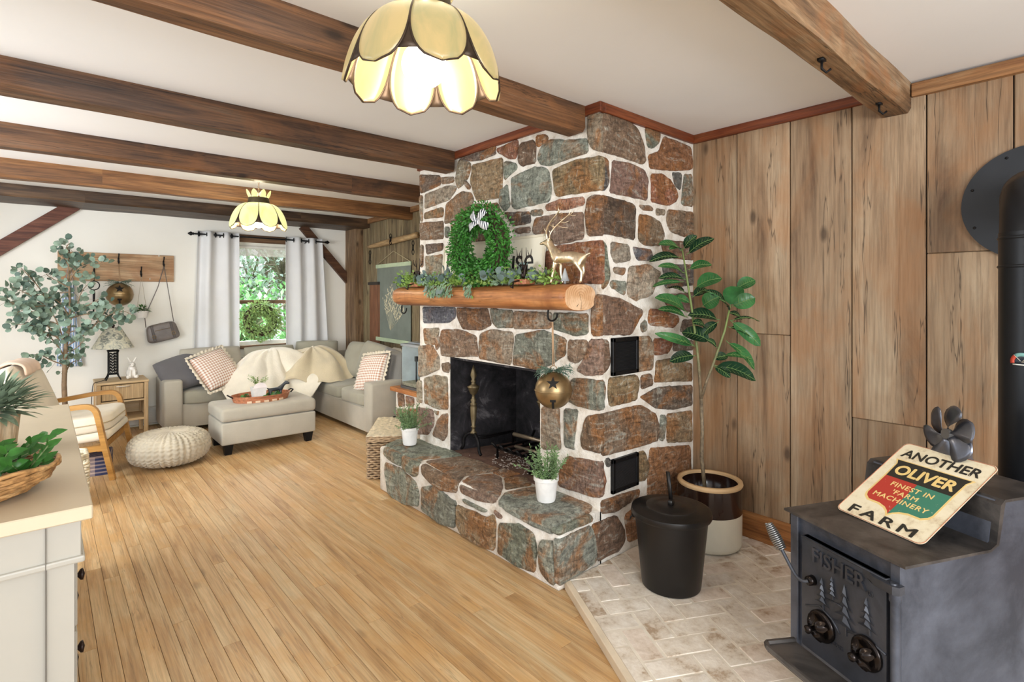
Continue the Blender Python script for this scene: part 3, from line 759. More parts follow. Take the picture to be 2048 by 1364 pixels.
def stripes_mat(name, a, b, k, axes, duty=.5):
    t = NT(name); sp = t.n('ShaderNodeSeparateXYZ'); t.l(t.coord(), sp.inputs[0]); fs = []
    for ax in axes:
        m = t.n('ShaderNodeMath', operation='MULTIPLY'); t.l(sp.outputs[ax], m.inputs[0]); m.inputs[1].default_value = k
        f = t.n('ShaderNodeMath', operation='FRACT'); t.l(m.outputs[0], f.inputs[0])
        g = t.n('ShaderNodeMath', operation='GREATER_THAN'); t.l(f.outputs[0], g.inputs[0]); g.inputs[1].default_value = duty; fs.append(g.outputs[0])
    if len(fs) == 2:
        ad = t.n('ShaderNodeMath', operation='ADD'); t.l(fs[0], ad.inputs[0]); t.l(fs[1], ad.inputs[1]); fac = t.mr(ad.outputs[0], 0, 2, 0, 1)
    else: fac = fs[0]
    t.base(t.mix(lin(a), lin(b), fac)); return t.set(.9, 0, .15)
GING = stripes_mat('gingham', (244, 238, 230), (186, 142, 118), 38, (0, 1)); BOWM = stripes_mat('striped_ribbon', (236, 236, 236), (40, 44, 60), 75, (1,), .55)
def leafmat(name, col, var=.35, rough=.45, scale=14):
    if name in MATS: return MATS[name]
    t = NT(name); n = t.noise(t.coord(), scale, 3, .6); c = lin(col)
    t.base(t.ramp(n, [(.32, tuple(x*(1-var) for x in c[:3])+(1,)), (.68, tuple(min(1, x*(1+var)) for x in c[:3])+(1,))]))
    tr = t.n('ShaderNodeBsdfTranslucent'); mx = t.n('ShaderNodeMixShader'); mx.inputs[0].default_value = .25; t.l(t.b.inputs['Base Color'].links[0].from_socket, tr.inputs[0]); t.l(t.b.outputs[0], mx.inputs[1]); t.l(tr.outputs[0], mx.inputs[2]); out = [n_ for n_ in t.t.nodes if n_.type == 'OUTPUT_MATERIAL'][0]; t.l(mx.outputs[0], out.inputs[0])
    return t.set(rough, 0, .4)
EUC = leafmat('eucalyptus_leaf', (136, 158, 140)); BOX = leafmat('boxwood_leaf', (72, 134, 56), .55, .4, 40); FRESH = leafmat('fresh_green', (132, 164, 80), .4, .5, 30); SAGE = leafmat('sage_leaf', (150, 168, 150), .25)
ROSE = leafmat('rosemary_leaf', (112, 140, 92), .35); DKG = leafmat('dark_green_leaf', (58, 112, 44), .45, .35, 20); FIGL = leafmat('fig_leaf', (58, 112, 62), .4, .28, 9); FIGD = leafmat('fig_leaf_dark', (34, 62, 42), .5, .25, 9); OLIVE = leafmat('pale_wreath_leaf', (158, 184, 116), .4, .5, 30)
TWIG = plain('twig', (134, 112, 88), .8, var=.25, scale=30); GSTEM = plain('green_stem', (100, 120, 72), .6)
def cushion(name, size, mat, parent=None, puff=1.0, n=14, M=None, seed=0):
    """a soft pillow: pinched corners, fuller middle; lies in its local x-y plane"""
    w, h, th = size; m = MB(); top, bot = [], []
    for sgn, rows in ((1, top), (-1, bot)):
        for i in range(n+1):
            row = []
            for j in range(n+1):
                u, v = -1+2*i/n, -1+2*j/n
                k = ((1-abs(u)**2.6)*(1-abs(v)**2.6))**.5
                pin = 1-.07*(abs(u)*abs(v))**2 - .05*(1-abs(v)**2)*(abs(u) > .99) - .05*(1-abs(u)**2)*(abs(v) > .99)
                wr = noise.noise(V((u*2, v*2, seed)))*.12+noise.noise(V((u*5, v*5, seed+4)))*.04
                row.append(V((u*w/2*pin, v*h/2*pin, sgn*th/2*k*(puff+wr))))
            rows.append(row)
    m.grid(top); m.grid([r[::-1] for r in bot]); bmesh.ops.remove_doubles(m.bm, verts=m.bm.verts, dist=.0005)
    if M: m.bm.transform(M)
    return m.build(name, mat, parent, local=True, sub=1)
def pillow_thing(nm, label, loc, rot, size, mat, ruffle=None, group=None, seed=1, spin=0):
    t = thing(nm, label, 'pillow', loc, 0, group); t.rotation_euler = (__import__('mathutils').Euler(rot).to_matrix() @ Matrix.Rotation(spin, 3, 'Z')).to_euler()
    cushion('cover', size, mat, t, seed=seed)
    if ruffle:
        m = MB(); w, h = size[0]/2*.95, size[1]/2*.95; P = []; Q = []; N = 200
        for i in range(N):
            a = 4*i/N; k = int(a); f = a-k; x, y = [(-1+2*f, -1), (1, -1+2*f), (1-2*f, 1), (-1, 1-2*f)][k]
            z = .010*math.sin(i*1.3); o = V((x, y, 0)).normalized()*.032*(1+.12*math.sin(i*.9))
            P.append(V((x*w, y*h, 0))); Q.append(V((x*w, y*h, z))+o)
        m.grid([P, Q], True); m.build('ruffle', ruffle, t, local=True, solid=.003)
    return t
# ================================================================ sectional sofa
sofa = thing('sectional_sofa', 'light grey L-shaped sectional sofa in the corner beneath the window', 'sofa', (2.0, 6.2, 0))
SX0, SY0, SXF, SYN = .905, 6.27, 2.38, 4.79; SB = 6.79; SR = 3.06
m = MB(); m.prism([(SX0+.03, SY0+.03, .055), (SXF+.02, SY0+.03, .055), (SXF+.02, SYN+.03, .055), (SR, SYN+.03, .055), (SR, SB, .055), (SX0+.03, SB, .055)], (0, 0, .235), bev=.008); m.build('base', SOFA, sofa, auto=40)
def softbox(name, lo, hi, mat, parent, bev=.03, amp=.004, seed=0, puffz=0):
    m = MB(); m.box(lo, hi, bev=bev, seg=3)
    for q in m.bm.verts: q.co += noise.noise_vector(q.co*5+V((seed, 0, 0)))*amp
    return m.build(name, mat, parent, auto=80)
softbox('arm', (SX0, SY0, .055), (SX0+.165, SB, .545), SOFA, sofa, .025)
softbox('arm', (SXF, SYN, .055), (SR, SYN+.17, .545), SOFA, sofa, .025)
m = MB(); m.box((SX0+.15, SB-.14, .1), (SR, SB, .68), bev=.03, seg=3); m.build('back', SOFA, sofa, auto=60)
m = MB(); m.box((SR-.13, SYN+.16, .1), (SR, SB-.12, .68), bev=.03, seg=3); m.build('back', SOFA, sofa, auto=60)
def seatc(lo, hi, seed):
    c = [(a+b)/2 for a, b in zip(lo, hi)]; m = MB()
    m.ball(c, [(b-a)/2 for a, b in zip(lo, hi)], 40, 20, e=.28); 
    for q in m.bm.verts:
        d = (q.co-V(c)); q.co.z += .018*(1-min(1, (d.x/(hi[0]-lo[0])*2)**2))*(1-min(1, (d.y/(hi[1]-lo[1])*2)**2))*(1 if d.z > 0 else 0)
        q.co += noise.noise_vector(q.co*6+V((seed, 0, 0)))*.006
    m.build('seat_cushion', SOFAG, sofa)
for k, (a, b) in enumerate((((SX0+.17, SY0, .28), (1.78, SB-.14, .42)), ((1.785, SY0, .28), (2.39, SB-.14, .42)), ((2.39, SY0-.1, .28), (SR-.13, SB-.14, .42)), ((SXF+.005, 5.58, .28), (SR-.13, 6.17, .42)), ((SXF+.005, SYN+.175, .28), (SR-.13, 5.57, .42)))): seatc(a, b, k*3)
for c, sz, rt, mt in (((1.40, 6.62, .64), (.66, .42, .2), (1.25, 0, 0), SOFA), ((2.02, 6.62, .62), (.62, .42, .2), (1.25, 0, .02), SOFAG), ((2.55, 6.6, .64), (.55, .44, .2), (1.25, 0, -.5), SOFAG), ((2.80, 6.0, .64), (.50, .46, .2), (1.25, 0, -1.5), SOFAG), ((2.78, 5.52, .655), (.54, .46, .2), (1.3, .12, -1.45), SOFAG), ((2.84, 5.12, .63), (.46, .44, .18), (1.25, .05, -1.6), SOFA)):
    o = cushion('back_cushion', sz, mt, sofa, seed=c[0]*3); o.location = V(c)-wm(sofa).translation; o.rotation_euler = rt
for x, y in ((SX0+.08, SY0+.08), (SX0+.08, SB-.08), (SXF+.08, SYN+.08), (SR-.08, SYN+.08), (2.3, SY0+.1), (SR-.1, SB-.1)):
    m = MB(); m.cbox((x, y, .03), (.06, .06, .06)); m.build('leg', BLACK, sofa, smooth=False)
p = PY(318, 735, 6.45); pillow_thing('throw_pillow', 'plain dark grey pillow slumped over the left sofa arm', (1.10, 6.5, .60), (.75, -.25, .15), (.46, .44, .17), SOFAD, seed=3)
pillow_thing('gingham_pillow', 'brown and white gingham ruffled pillow on the left end of the sofa', (1.38, 6.34, .62), (1.0, .12, .25), (.43, .43, .15), GING, CREAM, 'ruffled gingham pillows on the sofa', 4, .42)
pillow_thing('gingham_pillow', 'brown and white gingham ruffled pillow standing against the right sofa arm', (2.56, 5.14, .60), (1.15, .1, -1.45), (.42, .42, .14), GING, CREAM, 'ruffled gingham pillows on the sofa', 5, .25)
pillow_thing('throw_pillow', 'plain grey pillow behind the right gingham pillow, leaning on the sofa arm', (2.76, 5.03, .63), (1.2, .3, -1.0), (.42, .42, .16), cloth('mid_grey_fabric', (134, 132, 128)), seed=6)
def throw(name, label, c, rx, ry, rz, zt, mat, fall, seed, k=1.5):
    m = MB(); R = []; N = 84; K = 22
    for i in range(K+1):
        s_ = i/K; row = []
        for j in range(N):
            a = 2*PI*j/N; w = 1+.10*math.sin(3*a+seed)+.06*math.sin(5*a+seed*2); fold = (.9*math.sin(7*a+seed*2+s_*2.5)+.6*math.sin(12*a+seed+s_)+.5*math.sin(4*a+s_*3))*s_**.9
            x, y = math.cos(a)*rx*s_*w*(1+.05*fold), math.sin(a)*ry*s_*w*(1+.05*fold)
            z = zt-(zt-.445)*min(1, (s_*1.05)**k)+fold*.055*(1-s_*.45)
            p = V((c[0]+x*math.cos(rz)-y*math.sin(rz), c[1]+x*math.sin(rz)+y*math.cos(rz), z))
            if p.x < SXF-.02 and p.y < SY0-.02: p.z -= min(fall, 1.2*min(SXF-.02-p.x, SY0-.02-p.y))
            p += noise.noise_vector(p*7+V((seed, 0, 0)))*.02+noise.noise_vector(p*3.2+V((0, seed, 0)))*.06*(1-s_*.5); p.z = max(p.z, .1); row.append(p)
        R.append(row)
    m.rings(R, True, False); return tag(m.build(name, mat, sub=1, solid=.02), label, 'blanket')
throw('fur_throw', 'cream faux fur throw heaped over the middle of the sofa', (1.95, 6.33), .56, .50, -.35, .79, FUR, .3, 1.3, 2.0)
throw('plush_blanket', 'beige plush blanket draped over the sofa corner beside the fur throw', (2.40, 6.30), .50, .42, -.6, .79, BEIGE, .0, 3.1, 2.2)
# ---- ottoman
ott = thing('storage_ottoman', 'light grey upholstered storage ottoman on dark tapered legs', 'ottoman', (1.58, 5.4, 0))
OX0, OX1, OYa, OYb = 1.165, 1.985, 5.15, 5.66
softbox('box', (OX0, OYa, .09), (OX1, OYb, .285), SOFA, ott, .015, .001)
m = MB(); m.box((OX0-.005, OYa-.005, .288), (OX1+.005, OYb+.005, .41), bev=.035, seg=4); m.build('lid', SOFA, ott, auto=80)
for x in (OX0+.06, OX1-.06):
    for y in (OYa+.05, OYb-.05):
        m = MB(); m.rings([[(x-w, y-w, z), (x+w, y-w, z), (x+w, y+w, z), (x-w, y+w, z)] for w, z in ((.026, 0), (.038, .09))]); m.build('leg', BLACK, ott, smooth=False)
# ---- tray and what it carries
TC = V((1.56, 5.40, .41)); tr = thing('oval_tray', 'oval reddish wooden tray with slatted rim on the ottoman', 'tray', TC)
TRW = wood('tray_wood', [(140, 84, 58), (172, 110, 78), (190, 134, 100)], 0, 9, tvar=.2)
m = MB(); m.lathe([(.001, .002), (.24, .002), (.24, .012), (.001, .012)], TC, 40, sy=.66, caps=False); m.build('tray_bottom', TRW, tr, auto=40)
m = MB(); m.tone = (.9, .1, .2, 1); m.lathe([(.238, 0), (.262, .06), (.254, .06), (.231, .004), (.238, 0)], TC, 40, sy=.66, caps=False); m.build('rim', TRW, tr, auto=40)
m = MB()
for i in range(5):
    a = -PI/2+(i-2)*.30; p = TC+V((math.cos(a)*.247, math.sin(a)*.247*.66, .012)); m = MB(); m.cbox(p, (.04, .010, .018), math.atan2(.66*math.cos(a), -math.sin(a))); m.build('whitewashed_slat', plain('whitewash', (214, 186, 158), .8), tr, smooth=False)
for sx_ in (-1, 1):
    m = MB(); m.tube([TC+V((sx_*.255, -.05, .05)), TC+V((sx_*.285, -.03, .07)), TC+V((sx_*.285, .03, .07)), TC+V((sx_*.255, .05, .05))], .006, 6); m.build('handle', IRON, tr)
pb = thing('planter_box', 'small white tapered wooden planter box with green sprigs in the oval tray', 'planter', TC+V((-.02, -.03, .012)))
m = MB(); c = TC+V((-.03, -.02, .013)); R = [[c+V((x*w, y*w*.85, z)) for x, y in ((-1, -1), (1, -1), (1, 1), (-1, 1))] for w, z in ((.046, 0), (.062, .115), (.056, .115), (.044, .02))]; m.rings(R); m.build('box', CHALK, pb, smooth=False)
m = MB(); m.prism([c+V((.062*math.cos(a)*.95, -.056, .11+.05*math.sin(a))) for a in [PI*i/10 for i in range(11)]], (0, .008, 0)); m.build('arched_plaque', plain('plaque_white', (236, 228, 228), .7), pb, smooth=False)
m = MB(); r = random.Random(4)
for i in range(13):
    a = r.uniform(0, 2*PI); b = c+V((0, .01, .11)); e = b+V((math.cos(a)*.09, math.sin(a)*.05, r.uniform(.06, .13))); m.tube([b, (b+e)/2+V((0, 0, .02)), e], .0015, 4)
    for k in range(9):
        q = b.lerp(e, .3+.08*k); m.leaf(q, (r.gauss(0, 1), r.gauss(0, 1), .6), (0, 0, 1), .026, .012, 2)
m.build('sprigs', FRESH, pb)
dg = thing('dog_figurine', 'small black standing dog figurine with raised head in the oval tray', 'figurine', TC+V((.13, -.02, .012))); b = TC+V((.12, -.03, .013))
skin('body', [b+V(q) for q in ((0, 0, .075), (.05, 0, .085), (.085, 0, .125), (.10, -.01, .13), (.125, -.02, .12), (-.05, 0, .075), (.045, .012, .04), (.045, .012, .004), (.045, -.014, .04), (.05, -.014, .004), (-.045, .014, .04), (-.05, .014, .004), (-.05, -.014, .04), (-.045, -.014, .004), (-.07, 0, .09), (-.09, 0, .10), (.095, .012, .145), (.095, -.014, .145))],
     [(0, 1), (1, 2), (2, 3), (3, 4), (0, 5), (1, 6), (6, 7), (1, 8), (8, 9), (5, 10), (10, 11), (5, 12), (12, 13), (5, 14), (14, 15), (3, 16), (3, 17)], [.019, .02, .014, .016, .008, .018, .009, .006, .009, .006, .01, .006, .01, .006, .005, .003, .005, .005], plain('black_glaze', (44, 48, 54), .4), dg)
m = MB(); r = random.Random(8)
for i in range(60):
    a = r.uniform(0, 2*PI); q = TC+V((math.cos(a)*.2*r.uniform(.6, 1), math.sin(a)*.125*r.uniform(.6, 1), .02+r.random()*.03)); m.disc(q, (r.gauss(0, 1), r.gauss(0, 1), .3), (0, -.5, 1), .017)
tag(m.build('eucalyptus_sprigs', leafmat('tray_leaf', (74, 128, 66), .4)), 'loose round green eucalyptus leaves lying in the oval tray', 'greenery')['kind'] = 'stuff'
# ---- knitted pouf
pc = V((.80, 5.26, .14)); m = MB(); R = []; NU, NV = 200, 60
for i in range(NV+1):
    t = -PI/2+PI*i/NV; row = []
    for j in range(NU):
        a = 2*PI*j/NU; st = .019*abs(math.sin(a*19+(0 if math.sin(a*28) > 0 else .5)))**.6*abs(math.sin(t*17+abs(math.sin(a*19))*1.6))**.5*math.cos(t)**.4
        ct = max(.001, math.cos(t))**.62; row.append(pc+V((math.cos(a)*(.285*ct+st), math.sin(a)*(.285*ct+st), math.copysign(abs(math.sin(t))**.8, t)*(.125+st))))
    R.append(row)
m.rings(R); m.bm.transform(Matrix.Translation((0, 0, .0)))
tag(m.build('knitted_pouf', cloth('pouf_cotton', (196, 186, 166), .95, .08)), 'round cream cable-knit floor pouf in front of the ottoman', 'pouf')
# ================================================================ curtains
RZ_, RY_ = 2.085, YB-.085
def curtain(x0t, x1t, x0b, x1b, waves, label, seed):
    t = thing('window_curtain', label, 'curtain', ((x0t+x1t)/2, RY_, .12), 0, 'curtains at the window'); m = MB(); R = []; N = 90
    for i in range(31):
        s_ = i/30; z = RZ_+.04-(RZ_+.04-.12)*s_; row = []
        for j in range(N+1):
            u = j/N; x = (x0t*(1-s_)+x0b*s_)*(1-u)+(x1t*(1-s_)+x1b*s_)*u; amp = .030+.014*math.sin(u*7+seed)
            row.append((x+.012*math.sin(u*9+s_*3+seed)*s_, RY_+amp*math.sin(u*waves*2*PI+.3*math.sin(s_*4+seed)), z))
        R.append(row)
    m.grid(R); m.build('fabric', CURT, t, solid=.003)
    for k in range(int(waves*2)+1):
        u = (k+.0)/(waves*2)+.02
        if u > 1: break
        m = MB(); x = x0t*(1-u)+x1t*u; P = [(x+.004*math.cos(a), RY_+.024*math.cos(a)*.3+.0, RZ_+.024*math.sin(a)) for a in ()]
        m.tube([V((x, RY_+.0, RZ_))+V((.010*math.cos(a), .022*math.cos(a)*.9, .024*math.sin(a))) for a in [2*PI*q/16 for q in range(16)]], .006, 6, loop=True); m.build('grommet', BLACK, t)
    return t
xl = lambda px: PY(px, 600, RY_).x
curtain(xl(396), xl(478), xl(383), xl(482), 2.5, 'pale grey grommet curtain hanging left of the window', 1)
curtain(xl(571), xl(645), xl(574), xl(660), 2.5, 'pale grey grommet curtain hanging right of the window', 4)
rod = thing('curtain_rod', 'thin black curtain rod with pointed finials above the window', 'curtain rod', (2.0, RY_, RZ_))
m = MB(); m.tube([(xl(388), RY_, RZ_), (xl(650), RY_, RZ_)], .009, 8); m.build('rod', BLACK, rod)
for x, s_ in ((xl(388), -1), (xl(650), 1)):
    m = MB(); m.lathe([(.009, 0), (.016, .004), (.012, .012), (.024, .03), (.014, .048), (.002, .062)], (x, RY_, RZ_), 12, Matrix.Rotation(s_*PI/2, 4, 'Y')); m.build('finial', BLACK, rod)
for x in (xl(440), xl(612)):
    m = MB(); m.tube([(x, YB-.005, RZ_-.03), (x, RY_, RZ_-.02), (x, RY_, RZ_)], .006, 6); m.build('bracket', BLACK, rod)
# ================================================================ wreaths
def wreath(name, label, C, ax, Ro, Ri, rt, mat, n, L, w, seed, squash=1, group=None, out=(-1, 0, 0), core=True):
    t = thing(name, label, 'wreath', C, 0, group); r = random.Random(seed); C = V(C); ax = V(ax).normalized(); up = V((0, 0, 1)); o_ = V(out)
    m = MB(); m.tube([C+ax*Ro*math.cos(a)+up*Ro*squash*math.sin(a) for a in [2*PI*i/40 for i in range(40)]], rt*.55, 8, loop=True); m.build('vine_ring', plain('vine', (70, 54, 40), .9), t)
    m = MB()
    for i in range(n):
        a = r.uniform(0, 2*PI); b = r.uniform(0, 2*PI); er = ax*math.cos(a)+up*math.sin(a); p = C+ax*Ro*math.cos(a)+up*Ro*squash*math.sin(a)
        nn = er*math.cos(b)+o_*math.sin(b)
        if math.sin(b) < -.3: continue
        q = p+nn*rt*r.uniform(.5, 1.05)*(1+.15*noise.noise(p*14)); tg = (-ax*math.sin(a)+up*math.cos(a))
        m.leaf(q, nn*.8+tg*r.uniform(-.9, .9)+V((r.gauss(0, .3), r.gauss(0, .3), r.gauss(0, .3))), nn, L*r.uniform(.7, 1.2), w, 2)
    m.build('leaves', mat, t); return t
wreath('window_wreath', 'pale green leafy wreath hanging on the window', tuple(PY(521, 641, YB-.06)), (1, 0, 0), .158, .1, .072, OLIVE, 2600, .045, .02, 3, out=(0, -1, 0))
WC = V((1.985, 2.56, 1.695)); wt = wreath('boxwood_wreath', 'green boxwood wreath with striped bow standing on the mantel', WC, (0, 1, 0), .20, .1, .080, BOX, 8500, .023, .013, 9, .88)
bw = PX(957, 445, 1.895); m = MB()
for sg in (-1, 1):
    for dz, L in ((.04, .085), (-.05, .09)):
        e = bw+V((0, sg*L*.75, dz+L*.3)); a_ = V((0, 0, .022)) if True else 0; d = (e-bw).normalized(); nrm = d.cross(V((1, 0, 0))).normalized()
        m.grid([[bw+d*0-nrm*.004, bw+nrm*.004], [bw+d*L*.4-nrm*.018-V((.015, 0, 0)), bw+d*L*.4+nrm*.018-V((.02, 0, 0))], [bw+d*L*.8-nrm*.024-V((.01, 0, 0)), bw+d*L*.8+nrm*.022-V((.015, 0, 0))], [bw+d*L*1.05-nrm*.022, bw+d*L*1.05+nrm*.02]])
m.ball(bw-V((.008, 0, 0)), (.01, .014, .014), 8, 6); m.build('bow', BOWM, wt, solid=.002)
# ================================================================ mantel display
MT = 1.456
sg_ = thing('farmhouse_sign', 'cream board sign lettered Farmhouse leaning behind the boxwood wreath', 'sign', (2.09, 2.63, MT))
SM = MF((2.075, 3.125, MT), (0, -1, 0), (.10, 0, 1)); SWd, SHt = 1.0, .285
m = MB(); m.box((0, 0, -.009), (SWd, SHt, 0), SM, bev=.004); m.build('board', plain('sign_cream', (232, 224, 204), .6, var=.03), sg_, smooth=False)
m = MB()
for lo, hi in (((0, 0), (SWd, .014)), ((0, SHt-.014), (SWd, SHt)), ((0, 0), (.014, SHt)), ((SWd-.014, 0), (SWd, SHt))): m.box((*lo, 0), (*hi, .005), SM)
m.build('rim', plain('sign_rim', (216, 206, 184), .6), sg_, smooth=False)
INK = plain('dark_ink', (44, 40, 38), .7)
BS, XH_, CAPH = .078, .098, .150
for ch, px in zip('Farmhouse', (900, 920, 937, 957, 977, 1000, 1020, 1038.5, 1058)):
    x = 3.125-PX(px, 520, 2.09).y; w = {'F': .075, 'a': .072, 'r': .055, 'm': .125, 'h': .085, 'o': .08, 'u': .085, 's': .062, 'e': .078}[ch]
    text('lettering', ch, SM @ Matrix.Translation((x, BS, .001)), .2, INK, sg_, .0006, .0, fit=(w, CAPH if ch in 'Fh' else XH_), base='BOTTOM_BASELINE')
    st = {'F': [(-.5, 1)], 'r': [(-.45, 0)], 'm': [(-.47, 0), (0, 2), (.47, 2)], 'h': [(-.46, 1), (.46, 2)], 'a': [(.46, 2)], 'u': [(-.46, 3), (.46, 2)]}.get(ch, [])
    for k, kind in st:
        xx = x+k*w*.93; m = MB()
        if kind != 3: m.box((xx-.016, BS-.001, 0), (xx+.016, BS+.006, .0018), SM)
        if kind == 1: m.box((xx-.018, BS+CAPH-.006, 0), (xx+.004, BS+CAPH, .0018), SM)
        if kind in (0, 3): m.box((xx-.016, BS+XH_-.006, 0), (xx+.004, BS+XH_, .0018), SM)
        m.build('serif', INK, sg_, smooth=False)
gr = thing('eucalyptus_garland', 'mixed green and eucalyptus garland lying along the log mantel', 'garland', (1.98, 2.6, MT))
m = MB(); r = random.Random(21); m.tube([(2.0, 3.46, MT+.015), (1.97, 3.0, MT+.02), (2.0, 2.6, MT+.015), (1.96, 2.25, MT+.02), (2.0, 1.86, MT+.012)], .008, 6); m.build('stem', TWIG, gr)
LM = [MB(), MB(), MB()]
for i in range(4200):
    y = 1.90+1.56*r.random(); cl = noise.noise(V((y*5, 3, 0))); k = 0 if cl > .0 else (1 if noise.noise(V((y*8, 9, 0))) > -.1 else 2)
    dens = .6+.6*noise.noise(V((y*4, 0, 5)))
    if y < 2.12 and r.random() < .6: continue
    q = V((1.965+r.gauss(0, .035), y, MT+.006+abs(r.gauss(0, .030))*(.45+dens)))
    q.x = min(2.05, max(1.90, q.x)); d = V((-abs(r.gauss(0, 1)), r.gauss(0, .9), r.gauss(.5, .6))); fn = (-1, r.gauss(0, .4), .3+r.gauss(0, .4))
    if abs(y-2.86) < .15 and r.random() < .35 or (abs(y-2.55) < .04 and r.random() < .3): q = V((1.875+.012*r.random(), y, MT+.01-r.random()*.07)); d = V((-.35, r.gauss(0, .8), -.8)); k = 2 if r.random() < .93 else 1
    if k == 0: LM[0].leaf(q, d, fn, .028, .014, 2)
    elif k == 1 and r.random() < .075: LM[1].disc(q+V((-.01, 0, .015)), d, fn, .024, 9)
    elif k == 2: LM[2].leaf(q, d, fn, .024, .012, 2)
    else: LM[0].leaf(q, d, fn, .022, .013, 2)
LM[0].build('lime_leaves', FRESH, gr); LM[1].build('eucalyptus_leaves', leafmat('garland_euc', (118, 138, 134), .2), gr); LM[2].build('sage_leaves', leafmat('garland_sage', (136, 164, 134), .3), gr)
# gold stag
dk = lambda x, y, dx=0: PX(1000+x/6.82, 400+y/6.82, 1.955)+V((dx, 0, 0))
st = thing('stag_figurine', 'tall gold stag figurine with branching antlers at the right end of the mantel', 'figurine', (1.955, PX(1138, 500, 1.955).y, MT))
P = [dk(900, 790), dk(790, 770), dk(730, 690), dk(680, 620), dk(645, 575), dk(590, 590), dk(545, 600), dk(1020, 780), dk(1110, 785), dk(1180, 750), dk(1235, 722),
     dk(780, 850, -.016), dk(755, 980, -.016), dk(728, 1135, -.018), dk(800, 850, .016), dk(798, 980, .016), dk(826, 1135, .018),
     dk(1090, 880, -.017), dk(1150, 975, -.018), dk(1136, 1140, -.018), dk(1090, 880, .017), dk(1110, 980, .018), dk(1052, 1142, .018), dk(705, 520, -.014), dk(690, 530, .012)]
for k in (13, 16, 19, 22): P[k].z = MT+.003
skin('body', P, [(0, 1), (1, 2), (2, 3), (3, 4), (4, 5), (5, 6), (0, 7), (7, 8), (8, 9), (9, 10), (1, 11), (11, 12), (12, 13), (1, 14), (14, 15), (15, 16), (8, 17), (17, 18), (18, 19), (8, 20), (20, 21), (21, 22), (4, 23), (4, 24)],
     [.033, .036, .023, .018, .017, .010, .006, .030, .030, .006, .004, .013, .0075, .006, .013, .0075, .006, .015, .0075, .006, .015, .0075, .006, .004, .004], GOLD, st)
for dx in (-.012, .016):
    m = MB(); A = [dk(660, 555, dx*.4), dk(650, 450, dx), dk(700, 350, dx*2), dk(790, 250, dx*2.6), dk(870, 170, dx*3), dk(860, 75, dx*3)]
    m.tube(chaikin(A, 1, False), [.0055, .0052, .005, .0048, .0046, .0042, .0038, .0032, .0028, .002, .001, .001][:len(chaikin(A, 1, False))], 6)
    for a, b in ((dk(652, 440, dx), dk(615, 350, dx*1.2)), (dk(680, 390, dx*1.5), dk(692, 310, dx)), (dk(720, 340, dx*2), dk(830, 370, dx*3.4)), (dk(760, 300, dx*2.4), dk(840, 270, dx*3.6)), (dk(850, 190, dx*2.9), dk(905, 130, dx*3.5)), (dk(860, 190, dx*2.9), dk(935, 190, dx*3.4)), (dk(790, 250, dx*2.6), dk(750, 250, dx*2))):
        m.tube([a, (a+b)/2+V((0, 0, -.004)), b], [.003, .0022, .0007], 5)
    m.build('antler', GOLD, st)
# deer-head stocking holders
DKB = plain('dark_bronze', (46, 34, 30), .4, .6)
def holder(px, py, label):
    b = PX(px, py, 1.93); b.z = MT; t = thing('stocking_holder', label, 'stocking holder', b, 0, 'deer head stocking holders')
    m = MB(); m.box((-.035, -.05, 0), (.035, .05, .028), Matrix.Translation(b), bev=.003); m.build('block', TRW, t, smooth=False)
    m = MB(); m.tube([b+V((-.035, 0, .02)), b+V((-.075, 0, .012)), b+V((-.08, 0, -.02)), b+V((-.095, 0, -.012))], .005, 6); m.build('hook', DKB, t)
    c = b+V((0, -.0, .028)); skin('deer_head', [c+V(q) for q in ((0, 0, 0), (0, .0, .035), (0, .004, .06), (-.008, .028, .066), (-.01, .045, .06), (0, -.028, .075), (0, .032, .082))], [(0, 1), (1, 2), (2, 3), (3, 4), (2, 5), (2, 6)], [.02, .016, .014, .009, .006, .004, .004], DKB, t)
    for s_ in (-1, 1):
        m = MB(); q = c+V((0, s_*.008, .068)); m.tube([q, q+V((0, s_*.012, .04)), q+V((0, s_*.045, .055)), q+V((0, s_*.05, .09))], [.004, .0035, .003, .001], 5)
        m.tube([q+V((0, s_*.012, .04)), q+V((0, s_*.008, .10))], [.0035, .001], 5); m.tube([q+V((0, s_*.035, .05)), q+V((0, s_*.02, .085))], [.003, .001], 5); m.build('antler', DKB, t)
holder(1048, 566, 'dark deer head stocking holder between wreath and gold stag'); holder(836, 572, 'dark deer head stocking holder near the left end of the mantel')
m = MB(); b = PX(1130, 566, 1.97); b.z = MT; m.lathe([(.001, .001), (.006, .001), (.006, .014), (.022, .014), (.004, .075), (.001, .08)], b, 12); tag(m.build('bottle_brush_tree', plain('silver_tree', (160, 164, 166), .6, bump=.6)), 'tiny silver cone tree beneath the gold stag', 'ornament')
